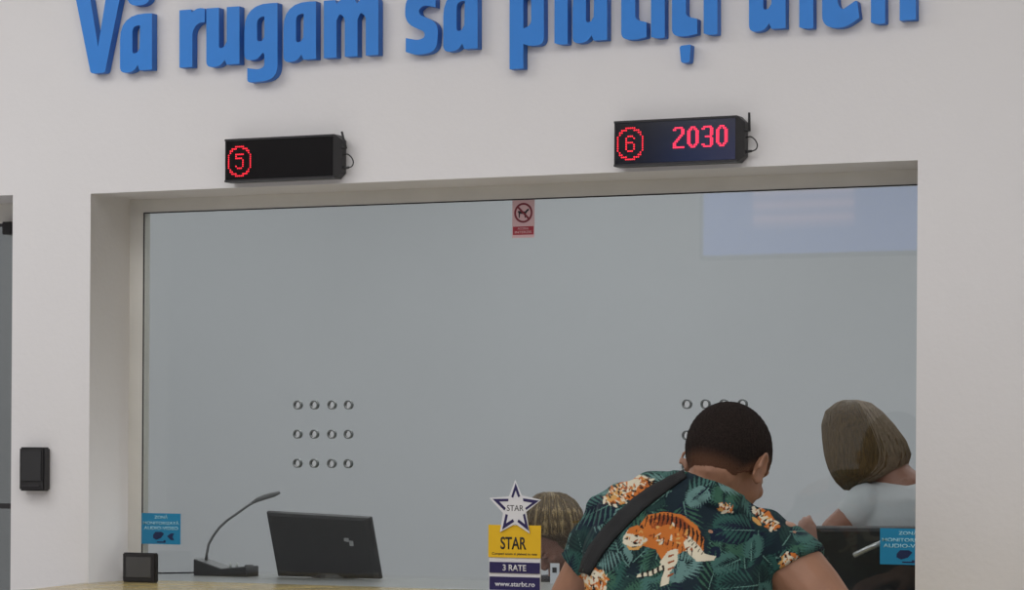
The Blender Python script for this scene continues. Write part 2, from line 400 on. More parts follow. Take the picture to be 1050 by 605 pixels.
for ch, x0, s in word:
    loops = [l for l in GL['a' if ch == 'ă' else ch]]
    if ch == 'ă': loops = loops + [BREVE]
    W3 = []
    for lp in loops:
        pts = rounded([(p[0], p[1], p[2]) if len(p) > 2 else p for p in lp])
        q = []
        for (u, v) in pts:
            px = x0+u*s; P = at(px, base(px)-v*s, LY); q.append((P.x, P.z))
        W3.append(q)
    if ch == 'ă': lab = 'blue raised ' + AN[na]; na += 1
    elif ch == 'a': lab = 'blue raised a opening the last word, partly cut by the top edge'
    elif ch == 'i': lab = 'blue raised ' + IN[ni]; ni += 1
    else: lab = 'blue raised ' + WN[ch]
    me = wallplate(W3, LY, -.002)
    o = link('sign_letter', me, [M['blue'], M['blueside']])
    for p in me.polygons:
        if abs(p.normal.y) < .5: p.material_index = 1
    tag(o, lab, 'letter', 'blue letters above the window')

# ================================================================== LED DISPLAYS
def dots(cells, org, pitchx, pitchz, y, r):
    b = B()
    for (cx, cz) in cells:
        c = Vector((org[0]+cx*pitchx, y, org[1]+cz*pitchz))
        b.tube([c, c+Vector((0, -.0012, 0))], r, 6)
    return b
FONT = {'5': ['11111', '10000', '11110', '00001', '00001', '00001', '10001', '01110'], '6': ['01110', '10001', '10000', '11110', '10001', '10001', '10001', '01110'],
        '2': ['0111110', '1100011', '0000011', '0000011', '0000110', '0001100', '0011000', '0110000', '1100000', '1100000', '1111111'],
        '0': ['0011100', '0110110', '1100011', '1100011', '1100011', '1100011', '1100011', '1100011', '1100011', '0110110', '0011100'],
        '3': ['0111110', '1100011', '0000011', '0000011', '0000011', '0011110', '0000011', '0000011', '0000011', '1100011', '0111110']}
def cells(ch, ox, oz):
    g_ = FONT[ch]; h = len(g_)
    return [(ox+j, oz+(h-1-i)) for i, row in enumerate(g_) for j, c in enumerate(row) if c == '1']
def led(x0, x1, yt0, yb0, num, cpx, cpy, label, extra=None):
    D = .036; Yf = -.006-D
    A = at(x0, yt0, Yf); Bm = at(x0, yb0, Yf); C2 = at(x1, yt0, Yf)
    xa, xb, z1, z0 = A.x, C2.x, A.z, Bm.z
    t = empty('led_counter_display', (xa, -.006, z0), label, 'display', 'queue number displays above the window')
    # body with bevelled right end
    pr = [(xa, Yf), (xb, Yf), (xb, -.006), (xa, -.006)]
    me = curve_mesh([pr], (z1-z0)/2)
    for v in me.vertices: v.co.z += (z0+z1)/2
    link('housing', me, M['black'], t)
    B().loft([[(xb, Yf, z0), (xb, -.006, z0), (xb, -.006, z1), (xb, Yf, z1)], [(xb+.014, Yf+.014, z0+.014), (xb+.014, -.006, z0+.014), (xb+.014, -.006, z1-.014), (xb+.014, Yf+.014, z1-.014)]]).build('end_cap', M['black'], t)
    B().box((xa+.004, Yf-.0015, z0+.006), (xb-.004, Yf, z1-.006)).build('front_window', M['acrylic'], t)
    B().box((xa, Yf-.003, z1-.005), (xb, Yf+.001, z1)).box((xa, Yf-.003, z0), (xb, Yf+.001, z0+.005)).build('bezel', M['black'], t)
    B().box((xa+.03, -.006, z0+.02), (xb-.03, 0, z1-.02)).build('wall_bracket', M['grey'], t)
    c = at(cpx, cpy, Yf)
    pit = .0053
    ring = set()
    for k in range(120):
        a = 2*math.pi*k/120; ring.add((round(6.4*math.cos(a)), round(6.9*math.sin(a))))
    b = dots(ring, (c.x, c.z), pit, pit, Yf-.0015, .0021); b.build('number_ring', M['ledr'], t)
    dots([(i-2, j-3.5) for i, j in cells(num, 0, 0)], (c.x, c.z), pit*.95, pit*.95, Yf-.0015, .0021).build('counter_number', M['ledr'], t)
    if extra:
        e = at(691, 151.5, Yf)
        cl = []
        for k, chx in enumerate(extra): cl += cells(chx, k*8.6, 0)
        dots(cl, (e.x, e.z), .0042, .0046, Yf-.0015, .0023).build('ticket_number', M['ledp'], t)
    # antenna, socket and cable loop on the right end
    xr = xb+.012; zc = (z0+z1)/2
    B().tube([(xr-.002, -.026, z1-.033), (xr+.012, -.026, z1-.033)], .004, 10).tube([(xr+.012, -.026, z1-.036), (xr+.012+(.001 if extra else -.010), -.030, z1+.007)], [.0035, .0028], 10).build('antenna', M['black2'], t, True)
    pts = [Vector((xr-.002, -.02, zc+.002+.03*0)), Vector((xr+.012, -.02, zc+.006)), Vector((xr+.024, -.02, zc-.002)), Vector((xr+.030, -.02, zc-.014)), Vector((xr+.027, -.02, zc-.024)), Vector((xr+.018, -.02, zc-.028)), Vector((xr+.006, -.02, zc-.029))]
    sm = []
    for i in range(len(pts)-1):
        p0 = pts[max(i-1, 0)]; p1 = pts[i]; p2 = pts[i+1]; p3 = pts[min(i+2, len(pts)-1)]
        for j in range(5):
            u = j/5; sm.append(.5*((2*p1)+(p2-p0)*u+(2*p0-5*p1+4*p2-p3)*u*u+(-p0+3*p1-3*p2+p3)*u**3))
    sm.append(pts[-1])
    B().tube(sm, .0016, 8).build('cable', M['cable'], t, True)
    B().tube([(xr-.001, -.02, zc-.029), (xr+.017, -.02, zc-.028)], [.004, .0028], 10).build('plug', M['black2'], t, True)
    return t
led(231, 343, 143, 187, '5', 246, 165.5, 'black display box with a red ringed number and an otherwise dark face')
led(630, 756, 124.5, 171, '6', 646.5, 147.5, 'black display box showing a ringed number and four pink-red digits', '2030')

# ================================================================== small wall things
a = at(19.5, 458.5, -.03); b_ = at(45, 503.5, -.03)
t = empty('wall_reader', (a.x, 0, b_.z), 'small black rectangular reader box fixed to the white wall left of the window', 'card reader')
B().box((a.x, -.03, b_.z), (b_.x, 0, a.z), .004).build('housing', M['black'], t)
B().box((a.x+.008, -.0325, b_.z+.026), (b_.x-.008, -.029, a.z-.008), .001).build('sensor_face', M['black2'], t)
B().box((a.x+.012, -.0325, b_.z+.010), (b_.x-.012, -.029, b_.z+.016), .001).build('lower_slot', M['gasket'], t)

# sticker: no animals
def px2(px, py, Y=GY-.0005): p = at(px, py, Y); return (p.x, p.z)
y_s = GY+.0015
a = at(525.5, 205.5, y_s); b_ = at(548, 243.5, y_s)
cx = (a.x+b_.x)/2; w_ = b_.x-a.x; h_ = a.z-b_.z
t = empty('prohibition_sticker', (cx, y_s, b_.z), 'small red and white prohibition sticker at the top of the glass', 'sticker')
B().box((a.x, y_s-.0006, b_.z), (b_.x, y_s, a.z)).build('backing', M['pale'], t)
rc = (cx, a.z-h_*.34)
rr = h_*.265
link('ring', wallplate([circ(rc, rr, 40), circ(rc, rr*.80, 40)], y_s-.0012, y_s-.0006), M['darkred'], t)
def bar(p, q, wd):
    p = Vector(p); q = Vector(q); n = (q-p).normalized(); n = Vector((-n.y, n.x))*wd/2
    return [tuple(p+n), tuple(q+n), tuple(q-n), tuple(p-n)]
link('slash', wallplate([bar((rc[0]-rr*.62, rc[1]+rr*.62), (rc[0]+rr*.62, rc[1]-rr*.62), rr*.2)], y_s-.0014, y_s-.0008), M['darkred'], t)
k = rr
dog = [(-.62, .10), (-.55, .22), (-.2, .18), (.2, .12), (.38, .32), (.62, .42), (.60, .24), (.42, .10), (.30, -.08), (.26, -.5), (.16, -.5), (.12, -.14), (-.2, -.10), (-.36, -.08), (-.40, -.5), (-.50, -.5), (-.52, -.02)]
link('animal_figure', wallplate([[(rc[0]+u*k, rc[1]+v*k) for u, v in dog]], y_s-.0013, y_s-.0006), M['ink'], t)
B().box((a.x+.002, y_s-.001, b_.z+h_*.08), (b_.x-.002, y_s-.0006, b_.z+h_*.30)).build('caption_band', M['red'], t)
link('caption_text', textmesh('ACCESUL', (cx, b_.z+h_*.245), w_*.5, h_*.055, y_s-.001, .0003, .01), M['pale'], t)
link('caption_text', textmesh('INTERZIS', (cx, b_.z+h_*.15), w_*.75, h_*.065, y_s-.001, .0003, .01), M['pale'], t)

# cctv stickers
def cctv(px0, px1, py0, py1, label, Wm=None):
    y = GY-.0025
    a = at(px0, py0, y); b_ = at(px1, py1, y)
    x0, x1 = a.x, (a.x+Wm if Wm else b_.x); z1, z0 = a.z, b_.z
    w_ = x1-x0; h_ = z1-z0; cx = (x0+x1)/2
    t = empty('surveillance_sticker', (cx, y, z0), label, 'sticker', 'blue surveillance stickers on the glass')
    B().box((x0, y-.0006, z0), (x1, y+.0005, z1)).build('backing', M['cyan'], t)
    for s, zc, ww, hh in (('ZONĂ', .89, .34, .13), ('MONITORIZATĂ', .70, .92, .13), ('AUDIO-VIDEO', .52, .88, .105)):
        link('sticker_text', textmesh(s, (cx, z0+h_*zc), w_*ww, h_*hh, y-.0006, .0003, .012), M['palecyan'], t)
    f = lambda pts: [(x0+u*w_, z0+v*h_) for u, v in pts]
    link('camera_symbol', wallplate([f([(.30, .30), (.36, .40), (.52, .40), (.58, .34), (.50, .20), (.38, .14), (.30, .20)]), f([(.66, .26), (.76, .36), (.84, .36), (.80, .24), (.84, .14), (.76, .14)]), f([(.40, .05), (.62, .05), (.62, .13), (.57, .13), (.57, .09), (.40, .09)])], y-.0012, y-.0006), M['navyink'], t)
    return w_
w1 = cctv(145.5, 185, 526, 558.5, 'blue surveillance notice sticker at the lower left corner of the glass')
cctv(902.5, 945, 541.5, 579.5, 'blue surveillance notice sticker at lower right, in front of the second monitor', w1*1.13)

# ================================================================== things on counter and desk
# small square screen at left
y = .10
a = at(125.5, 566.5, y); b_ = at(161, 596, y)
t = empty('small_desk_screen', ((a.x+b_.x)/2, y, ZC), 'small square black framed grey box on the counter below the left sticker', 'customer display')
B().box((a.x, y, ZC), (b_.x-.006, y+.018, a.z), .003).build('housing', M['black'], t)
B().box((a.x+.012, y-.002, ZC+.013), (b_.x-.018, y+.002, a.z-.011), .001).build('screen_face', M['screen'], t)

# gooseneck microphone
by = atz(230, 591, ZC).y
P = lambda px, py, dy=0: at(px, py, by+dy)
t = empty('gooseneck_microphone', P(230, 591), 'gooseneck desk microphone with grey bent stem and wedge base beside the left monitor', 'microphone')
x0, x1 = P(198.5, 590).x, P(252, 590).x
def wedge(pts, y0, y1):
    return wallplate([pts], y0, y1)
zf = lambda py, px=230: P(px, py).z
bp = [(x0, ZC), (x1, ZC), (x1, zf(582, 262)), (P(226, 582).x, zf(584, 226)), (x0, zf(574, 199))]
link('base', wedge(bp, by, by+.07), M['black2'], t)
tp = [(x0, zf(574, 199)), (P(226, 582).x, zf(584, 226)), (x1, zf(582, 262)), (x1, zf(582, 262)+.003), (P(226, 582).x, zf(584, 226)+.003), (x0, zf(574, 199)+.003)]
link('top_plate', wedge(tp, by+.002, by+.068), M['grey'], t)
for px in (236, 242.5):
    c = P(px, 582, .03); B().tube([c, c+Vector((.002, 0, .013))], [.004, .003], 10).build('call_button', M['keys'], t, True)
B().box((P(245, 580).x, by+.03, zf(583, 255)), (P(251, 580).x, by+.05, zf(580, 255)), .001).build('switch', M['black'], t)
neck = [(211.5, 574), (212, 568), (214, 558), (219, 549), (225, 541), (233, 533.5), (241, 528), (248, 523), (254, 518.5), (260, 515)]
B().tube([P(a_, b2, .04) for a_, b2 in neck], [.005]+[.0036]*8+[.0042], 10).build('neck', M['grey'], t, True)
B().tube([P(259, 515.5, .04), P(264, 512.5, .04), P(272, 509.5, .04), P(281, 507, .04), P(286.5, 505, .04)], [.004, .0068, .0078, .0072, .0045], 12).build('microphone_head', M['grey'], t, True)
B().tube([(x0, by+.06, ZC+.008), (x0-.05, by+.07, ZC+.004), (x0-.12, by+.02, ZC+.003), (x0-.22, by+.03, ZC+.003)], .0022, 8).build('cable', M['cable'], t, True)

# monitors (seen from behind)
def monitor(tl, tr, bl, br, z, label, logo, stand=True, lean=14):
    BL = atz(*bl, z) if not isinstance(bl[0], Vector) else bl[0]
    BR = atz(*br, z)
    ex = (BR-BL).normalized(); nb = ex.cross(Vector((0, 0, 1))).normalized()   # towards the camera
    if nb.y > 0: nb = -nb
    ez = (Vector((0, 0, 1))*math.cos(R(lean)) + nb*math.sin(R(lean))).normalized()
    nn = ex.cross(ez).normalized()
    def hit(px, py):
        d = ray(px, py); return CP + d*((BL-CP).dot(nn)/d.dot(nn))
    TL = hit(*tl); TR = hit(*tr)
    print('monitor w', (BR-BL).length, 'h', (TL-BL).length, BL, BR, TL, TR)
    t = empty('computer_monitor', (BL+BR)/2, label, 'monitor', 'black monitors seen from behind')
    if nn.y < 0: nn = -nn
    b = B(); ins = .012
    cor = [BL, BR, TR, TL]; ctr = sum(cor, Vector())/4
    def ring(off, k): return [c+(ctr-c)*k+nn*off for c in cor]
    b.loft([ring(.0, .10), ring(.004, .012), ring(.010, 0), ring(.018, 0)])
    b.build('back_shell', M['black2'], t)
    b = B(); b.loft([ring(.018, .0), ring(.022, .004)]); b.build('screen_bezel', M['black'], t)
    b = B(); b.loft([ring(.022, .03), ring(.0225, .03)]); b.build('screen', M['acrylic'], t)
    if stand:
        c0 = (BL+BR)/2; c0 = Vector((c0.x, c0.y, 0)); bk = Vector((nn.x, nn.y, 0)).normalized()
        fs = c0+bk*.06
        b = B(); b.tube([(fs.x, fs.y, ZC), (fs.x, fs.y, ZC+.012)], [.075, .07], 28); b.build('stand_base', M['black'], t)
        c1 = ctr+nn*.012; b = B(); b.tube([(fs.x, fs.y, ZC+.01), (fs.x, fs.y, ZC+.09), c1], [.02, .018, .02], 12); b.build('stand_neck', M['black'], t)
    if logo:
        c = hit(*logo); u = ex*.013*(1 if ex.x > 0 else -1)
        b = B()
        for (i0, j0, i1, j1) in ((-1, .2, .1, .9), (.2, -.8, 1.1, .3), (-.5, .1, .7, .35)):
            q = [c+u*i0+ez*.013*j0, c+u*i1+ez*.013*j0, c+u*i1+ez*.013*j1, c+u*i0+ez*.013*j1]
            b.loft([[p-nn*.0012 for p in q], [p+nn*.003 for p in q]])
        b.build('logo', M['silver'], t)
    return t
monitor((272, 525.5), (378, 531.5), (284, 591.5), (389, 594.5), ZC, 'black monitor standing behind the microphone, seen from its back with a small pale emblem', (357.5, 556))
monitor((836, 541.5), (958, 541.5), (846, 613.5), (968, 616), ZC, 'black monitor behind the glass at right, below the woman in white', None)
# second microphone head
rodY = .252
t = empty('gooseneck_microphone', (at(935, 585, rodY).x, rodY, ZC), 'silver tipped gooseneck microphone in front of the right monitor, mostly hidden', 'microphone')
B().tube([at(875.5, 569.5, rodY), at(877.5, 568.5, rodY), at(890, 562.5, rodY), at(905, 556, rodY)], [.0055, .0068, .0066, .006], 12).build('microphone_head', M['silver'], t, True)
bx = at(955, 585, rodY).x
B().tube([at(904, 556.5, rodY), at(918, 552, rodY), at(934, 553, rodY), at(948, 562, rodY), (bx, rodY, ZC+.03)], .0036, 10).build('neck', M['silver'], t, True)
B().box((bx-.02, rodY-.02, ZC), (bx+.11, rodY+.02, ZC+.03), .006).build('base', M['black2'], t)

# promotional star stand on the counter
Ys = -.06
t = empty('promotional_stand', (at(528, 600, Ys).x, Ys, ZC), 'white star cut-out above yellow and navy cards standing on the counter', 'counter sign')
def plate(name, px0, py0, px1, py1, mt, y, par=t, th=.002):
    a = at(px0, py0, y); b_ = at(px1, py1, y)
    return B().box((a.x, y-th/2, b_.z), (b_.x, y+th/2, a.z)).build(name, mt, par)
a = at(502, 541, Ys+.003); b_ = at(554, 640, Ys+.003); B().box((a.x, Ys+.001, ZC+.008), (b_.x, Ys+.005, a.z)).build('support_panel', M['white'], t)
plate('yellow_card', 501, 538, 554.5, 572.5, M['yellow'], Ys)
plate('navy_card', 502, 576, 553.5, 588.5, M['navy'], Ys)
plate('navy_card', 502, 591, 553.5, 606, M['navy'], Ys)
a = at(502, 640, Ys); b_ = at(554, 640, Ys)
B().box((a.x-.01, Ys-.035, ZC), (b_.x+.01, Ys+.04, ZC+.008), .002).build('base', M['white'], t)
def star(c, R1, R2, rot=0):
    return [(c[0]+(R1 if k % 2 == 0 else R2)*math.sin(math.pi*k/5+rot), c[1]-(R1 if k % 2 == 0 else R2)*math.cos(math.pi*k/5+rot)) for k in range(10)]
def pxl(loop, y): return [(at(p[0], p[1], y).x, at(p[0], p[1], y).z) for p in loop]
S = [(528.8, 492.5), (535.3, 508), (555.5, 512.5), (540, 525), (543.8, 547), (529, 537), (513.5, 545.5), (516.5, 526), (502.5, 510.5), (522.5, 509)]
cS = (528.8, 521)
def shr(k): return [(cS[0]+(p[0]-cS[0])*k, cS[1]+(p[1]-cS[1])*k) for p in S]
link('star_cutout', wallplate([pxl(S, Ys)], Ys-.0045, Ys-.0015), M['white'], t)
for k in range(5):
    i = k*2; tip = Vector(shr(.90)[i]); l = Vector(shr(.80)[i-1]); r_ = Vector(shr(.80)[(i+1) % 10])
    tip2 = Vector(shr(.64)[i]); l2 = Vector(shr(.62)[i-1]); r2 = Vector(shr(.62)[(i+1) % 10])
    li = l+(tip-l)*.12; ri = r_+(tip-r_)*.12
    cc = Vector(cS)
    l2i = li+(cc+(tip-cc)*.35-li)*.42; r2i = ri+(cc+(tip-cc)*.35-ri)*.42
    link('star_outline', wallplate([pxl([tip, ri, r2i, tip2, l2i, li], Ys-.0045)], Ys-.0052, Ys-.0045), M['navy'], t)
def ptext(name, s, px, py, wpx, hpx, mt, y, bold=.0):
    c = at(px, py, y); w_ = at(px+wpx/2, py, y).x-at(px-wpx/2, py, y).x; h_ = at(px, py-hpx/2, y).z-at(px, py+hpx/2, y).z
    return link(name, textmesh(s, (c.x, c.z), w_, h_, y, .0003, bold), mt, t)
ptext('star_text', 'STAR', 528.3, 521, 17, 6, M['ink'], Ys-.0045)
ptext('card_text', 'STAR', 526.5, 557, 26.5, 13, M['ink'], Ys-.001, .02)
ptext('card_text', 'Cumperi acum si platesti in rate', 527.5, 568.3, 46, 3.2, M['ink'], Ys-.001, .02)
ptext('card_text', '3 RATE', 527.5, 582.3, 24, 6.5, M['white'], Ys-.001, .02)
ptext('card_text', 'www.starbt.ro', 527.8, 599, 41, 5, M['white'], Ys-.001, .02)

# ================================================================== PEOPLE
def rotm(yaw, pitch=0, roll=0):
    """local +y is the face direction; yaw turns it about z, pitch>0 bows it down"""
    return Matrix.Rotation(yaw, 3, 'Z') @ Matrix.Rotation(-pitch, 3, 'X') @ Matrix.Rotation(roll, 3, 'Y')
def head_parts(b, c, Rm, s=1.0):
    def T(x, y, z): return c + Rm @ (Vector((x, y, z))*s)
    def E(p, r, q=None): b.ell(T(*p), [v*s for v in r], Rm @ q if q is not None else Rm, 3)
    E((0, -.012, .030), (.077, .096, .088)); E((0, .030, -.020), (.064, .062, .080)); E((0, .028, -.070), (.050, .052, .038))
    E((0, .062, -.095), (.022, .020, .018))
    E((0, .078, .028), (.050, .020, .016))                      # brow
    E((.033, .070, -.022), (.022, .018, .018)); E((-.033, .070, -.022), (.022, .018, .018))   # cheeks
    b.tube([T(0, .084, .018), T(0, .100, -.012), T(0, .104, -.028)], [.007*s, .010*s, .013*s], 12)
    E((0, .100, -.028), (.016, .014, .010))                     # nose
    E((0, .088, -.056), (.022, .010, .006)); E((0, .086, -.066), (.019, .010, .007))          # lips
    for sg in (-1, 1):
        q = Matrix.Rotation(R(-14), 3, 'X') @ Matrix.Rotation(sg*R(22), 3, 'Z')
        E((sg*.079, -.008, -.006), (.006, .019, .032), q)
        b.tube([T(sg*.086+sg*.004*0, -.008+.020*math.cos(a_), -.004+.030*math.sin(a_)) + Rm @ Vector((sg*(.004-.006*math.cos(a_)*1.0)*s, 0, 0)) for a_ in [R(v) for v in range(-70, 230, 20)]], .0042*s, 8)
        E((sg*.080, .0, -.030), (.006, .008, .010))
def eyelids(c, Rm, s, parent, mt):
    for sg in (-1, 1):
        p = c + Rm @ (Vector((sg*.031, .0765, .006))*s); b = B().ell(p, (.0145*s, .0115*s, .0095*s), Rm, 3)
        b.tube([c + Rm @ (Vector((sg*.031+t_*.013, .088-abs(t_)*.004, -.001-(1-t_*t_)*.002))*s) for t_ in (-1, -.5, 0, .5, 1)], .0012*s, 6)
        b.build('eyelid', mt, parent, True)
def eyes(c, Rm, s, parent):
    for sg in (-1, 1):
        p = c + Rm @ (Vector((sg*.031, .0775, .006))*s)
        B().ell(p, (.0115*s, .0095*s, .0065*s), Rm, 2).build('eye', M['eye'], parent, True)
        p2 = c + Rm @ (Vector((sg*.031, .0855, .004))*s)
        B().ell(p2, (.0055*s, .004*s, .0055*s), Rm, 2).build('iris', M['iris'], parent, True)
def hand(b, wrist, d, n, side, s=1.0, curl=.5):
    """d: direction of the hand, n: back-of-hand normal, side: +1 thumb towards d x n"""
    d = d.normalized(); n = (n-d*n.dot(d)).normalized(); t_ = d.cross(n)*side
    Rm = Matrix((t_, d, n)).transposed()
    b.ell(wrist+d*.048*s, (.040*s, .050*s, .014*s), Rm, 3)
    b.limb([(wrist-d*.02*s, .025*s), (wrist+d*.02*s, .024*s)])
    for k, (off, L) in enumerate(((.028, .072), (.010, .080), (-.009, .074), (-.027, .058))):
        p = wrist + d*.088*s + t_*off*s; dd = d.copy(); r = .0088*s; nodes = [(p-d*.03*s, r), (p, r)]
        for j, f in enumerate((.42, .32, .26)):
            ang = curl*(.5+.35*j)
            dd = (dd*math.cos(ang)-n*math.sin(ang)).normalized() if j else (d*math.cos(curl*.5)-n*math.sin(curl*.5)).normalized()
            p = p+dd*L*f*s; r *= .93; nodes.append((p, r))
        b.limb(nodes, 10)
    p = wrist+d*.025*s+t_*.028*s
    q1 = p+(d*.6+t_*.75-n*.15).normalized()*.034*s; q2 = q1+(d*.85+t_*.4-n*.35).normalized()*.028*s; q3 = q2+(d*.95+t_*.1-n*.4).normalized()*.022*s
    b.limb([(p, .013*s), (q1, .0115*s), (q2, .010*s), (q3, .0085*s)], 10)

def ringpx(py, xl, xr, Yc, hd, n=28, sq=2.3):
    A_ = at(xl, py, Yc); C_ = at(xr, py, Yc); c = (A_+C_)/2; hw = (C_-A_).length/2
    ex = Vector((C_.x-A_.x, C_.y-A_.y, 0)).normalized()
    # compensate for the oblique view: keep silhouette width
    vd = (c-CP); vd.z = 0; vd.normalize(); sx = Vector((vd.y, -vd.x, 0))
    hw = hw*abs(ex.dot(sx)); out = []
    for k in range(n):
        a_ = 2*math.pi*k/n; cx_, sy_ = math.cos(a_), math.sin(a_)
        u = math.copysign(abs(cx_)**(2/sq), cx_)*hw; v = math.copysign(abs(sy_)**(2/sq), sy_)*hd
        out.append(c+sx*u+vd*v)
    return out

# ------------------------------------------------ customer in the patterned shirt
man = empty('person', (at(700, 600, -.8).x, -.8, 0), 'dark-haired man in a green tiger print shirt leaning on the counter', 'person')
hc = at(746, 477, -.44)
HR = rotm(R(-11), R(28), R(3))
sh_l = at(632, 533, -.52); sh_r = at(797, 566, -.48)
el_l = at(588, 655, -.36); el_r = at(874, 655, -.50)
wr_l = Vector((el_l.x+.12, -.20, ZC+.045)); wr_r = Vector((el_r.x-.22, -.22, ZC+.045))
el_l.z = max(el_l.z, 1.06); 
el_l = Vector((el_l.x, -.50, 1.04)); el_r = Vector((el_r.x, -.50, 1.05))
nb_ = at(722, 508, -.50)
hipc = Vector((at(700, 600, -.80).x, -.84, .92))
def torso_rings(g=0, upto=None):
    L = [(484+8, 672, 716, -.50, .035), (492+3, 648, 736, -.51, .060), (505, 628, 757, -.52, .085), (522, 612, 778, -.53, .105), (545, 605, 793, -.55, .125), (575, 602, 798, -.58, .135),
         (605, 600, 796, -.62, .14), (640, 604, 794, -.67, .145), (680, 612, 792, -.73, .15)]
    k = 462
    return [ringpx(a_+(4 if g == 0 and i < 3 else 0), b2+(7 if g == 0 else 0), c2-(7 if g == 0 else 0), Y, h-(.012 if g == 0 else 0)) for i, (a_, b2, c2, Y, h) in enumerate(L)]
b = B()
head_parts(b, hc, HR, 1.07)
b.limb([(hc+HR @ Vector((0, -.03, -.03)), .060), (at(735, 489, -.47), .060), (at(722, 514, -.49), .062)])
b.loft(torso_rings(0))
b.limb([(sh_l, .062), ((sh_l+el_l)/2, .052), (el_l, .043)]); b.limb([(el_l, .043), (el_l.lerp(wr_l, .35), .044), (wr_l, .027)])
b.limb([(sh_r, .074), (sh_r.lerp(el_r, .45), .072), (el_r, .058)]); b.limb([(el_r, .056), (el_r.lerp(wr_r, .35), .048), (wr_r, .029)])
hand(b, wr_l, Vector((.5, .8, -.10)), Vector((0, 0, 1)), -1, 1.05, .25); hand(b, wr_r, Vector((-.4, .85, -.10)), Vector((0, 0, 1)), 1, 1.05, .25)
b.loft([ringpx(676, 614, 790, -.73, .14), ringpx(710, 612, 792, -.79, .15), ringpx(760, 616, 788, -.82, .15)])
legs = []
for sg in (-1, 1):
    hp = hipc+Vector((sg*.09, 0, -.04)); kn = Vector((hipc.x+sg*.13, -.72, .50)); an = Vector((hipc.x+sg*.15, -.86, .09))
    legs.append((hp, kn, an)); b.limb([(hp, .10), (kn, .062), (kn.lerp(an, .3), .060), (an, .042)]); b.limb([(an+Vector((0, -.03, -.05)), .035), (an+Vector((0, .15, -.06)), .028)])
body = link('body', remesh(b.mesh(), .0048, 4), M['skin'], man)
# trousers and shoes
b = B()
b.loft([ringpx(700, 606, 798, -.775, .165), ringpx(730, 604, 800, -.80, .172), ringpx(775, 606, 798, -.83, .17)])
for hp, kn, an in legs: b.limb([(hp, .115), (kn, .08), (kn.lerp(an, .5), .075), (an+Vector((0, 0, .02)), .065)])
link('trousers', remesh(b.mesh(), .012, 4), M['denim'], man)
for hp, kn, an in legs:
    b = B(); b.ell((an.x, an.y+.05, .04), (.05, .15, .04)); b.ell((an.x, an.y-.02, .07), (.045, .06, .05)); link('shoe', remesh(b.mesh(), .008, 3), M['black'], man)
# hair: cap hugging the skull, cut along the hairline
b = B(); s = 1.07
def HT(v): return hc+HR @ (Vector(v)*s)
bm = b.bm
rr = bmesh.ops.create_icosphere(bm, subdivisions=6, radius=1)
for v in rr['verts']:
    n = v.co.copy(); q = Vector((n.x*.0835, n.y*.1030-.012, n.z*.0960+.030))
    j = .0012*math.sin(n.x*60+n.z*37)*math.cos(n.y*53); q += n*j
    v.co = q
kill = []
for v in bm.verts:
    q = v.co; n = (q-Vector((0, -.012, .03)))
    # hairline: low at the nape, over the ears, forehead
    lim = -.048 if q.y < -.045 else (-.048+(q.y+.045)/.05*.052 if q.y < .005 else (.004 if q.y < .05 else .004+(q.y-.05)*1.9))
    lim += .003*math.sin(q.x*170+q.y*90)
    if q.z < lim: kill.append(v)
bmesh.ops.delete(bm, geom=kill, context='VERTS')
for v in bm.verts: v.co = HT(v.co)
bmesh.ops.solidify(bm, geom=bm.faces[:], thickness=.004)
hme = b.mesh('hair', True)
def hairline(q): return -.048 if q.y < -.045 else (-.048+(q.y+.045)/.05*.052 if q.y < .005 else (.004 if q.y < .05 else .004+(q.y-.05)*1.9))
ha = hme.color_attributes.new('length', 'FLOAT_COLOR', 'POINT'); HI = HR.transposed()
for v in hme.vertices:
    q = (HI @ (v.co-hc))/s; t_ = (q.z-hairline(q))/.040; t_ = max(0, min(1, t_)); t_ = .30+.70*t_*t_*(3-2*t_)
    ha.data[v.index].color = (t_, t_, t_, 1)
hm_ = M['hair']; nt = hm_.node_tree; bs = nt.nodes['Principled BSDF']        # clipped shorter towards the neck: scalp shows through
va = nt.nodes.new('ShaderNodeVertexColor'); va.layer_name = 'length'
mx = nt.nodes.new('ShaderNodeMix'); mx.data_type = 'RGBA'; src = bs.inputs['Base Color'].links[0].from_socket
nt.links.new(va.outputs[0], mx.inputs[0]); mx.inputs[6].default_value = srgb(150, 106, 82); nt.links.new(src, mx.inputs[7]); nt.links.new(mx.outputs[2], bs.inputs['Base Color'])
link('hair', hme, M['hair'], man)
eyes(hc, HR, 1.07, man)
# shirt
b = B()
b.loft(torso_rings(1)+[ringpx(712, 612, 794, -.785, .178), ringpx(735, 610, 796, -.81, .182)])
arm_l = (el_l-sh_l).normalized(); arm_r = (el_r-sh_r).normalized()
b.ell(at(690, 503, -.50), (.10, .075, .038), Matrix.Rotation(R(8), 3, 'Y'), 3)
b.ell(at(724, 508, -.515), (.082, .062, .030), Matrix.Rotation(R(20), 3, 'Y'), 3)
b.ell(at(735, 517, -.49), (.085, .08, .036), Matrix.Rotation(R(22), 3, 'Y'), 3)
b.tube([at(*c_) for c_ in ((690, 484.5, -.49), (699, 487, -.54), (713, 491, -.565), (730, 496, -.575), (748, 503, -.565), (761, 511, -.52), (758, 516, -.44), (735, 508, -.38), (705, 494, -.38), (692, 487, -.43), (690, 484.5, -.49))], .0105, 12)
b.tube([at(c_[0], c_[1]+7, c_[2]-.006) for c_ in ((690, 484.5, -.49), (699, 487, -.54), (713, 491, -.565), (730, 496, -.575), (748, 503, -.565), (761, 511, -.52), (758, 516, -.44), (735, 508, -.38), (705, 494, -.38), (692, 487, -.43), (690, 484.5, -.49))], .017, 12)
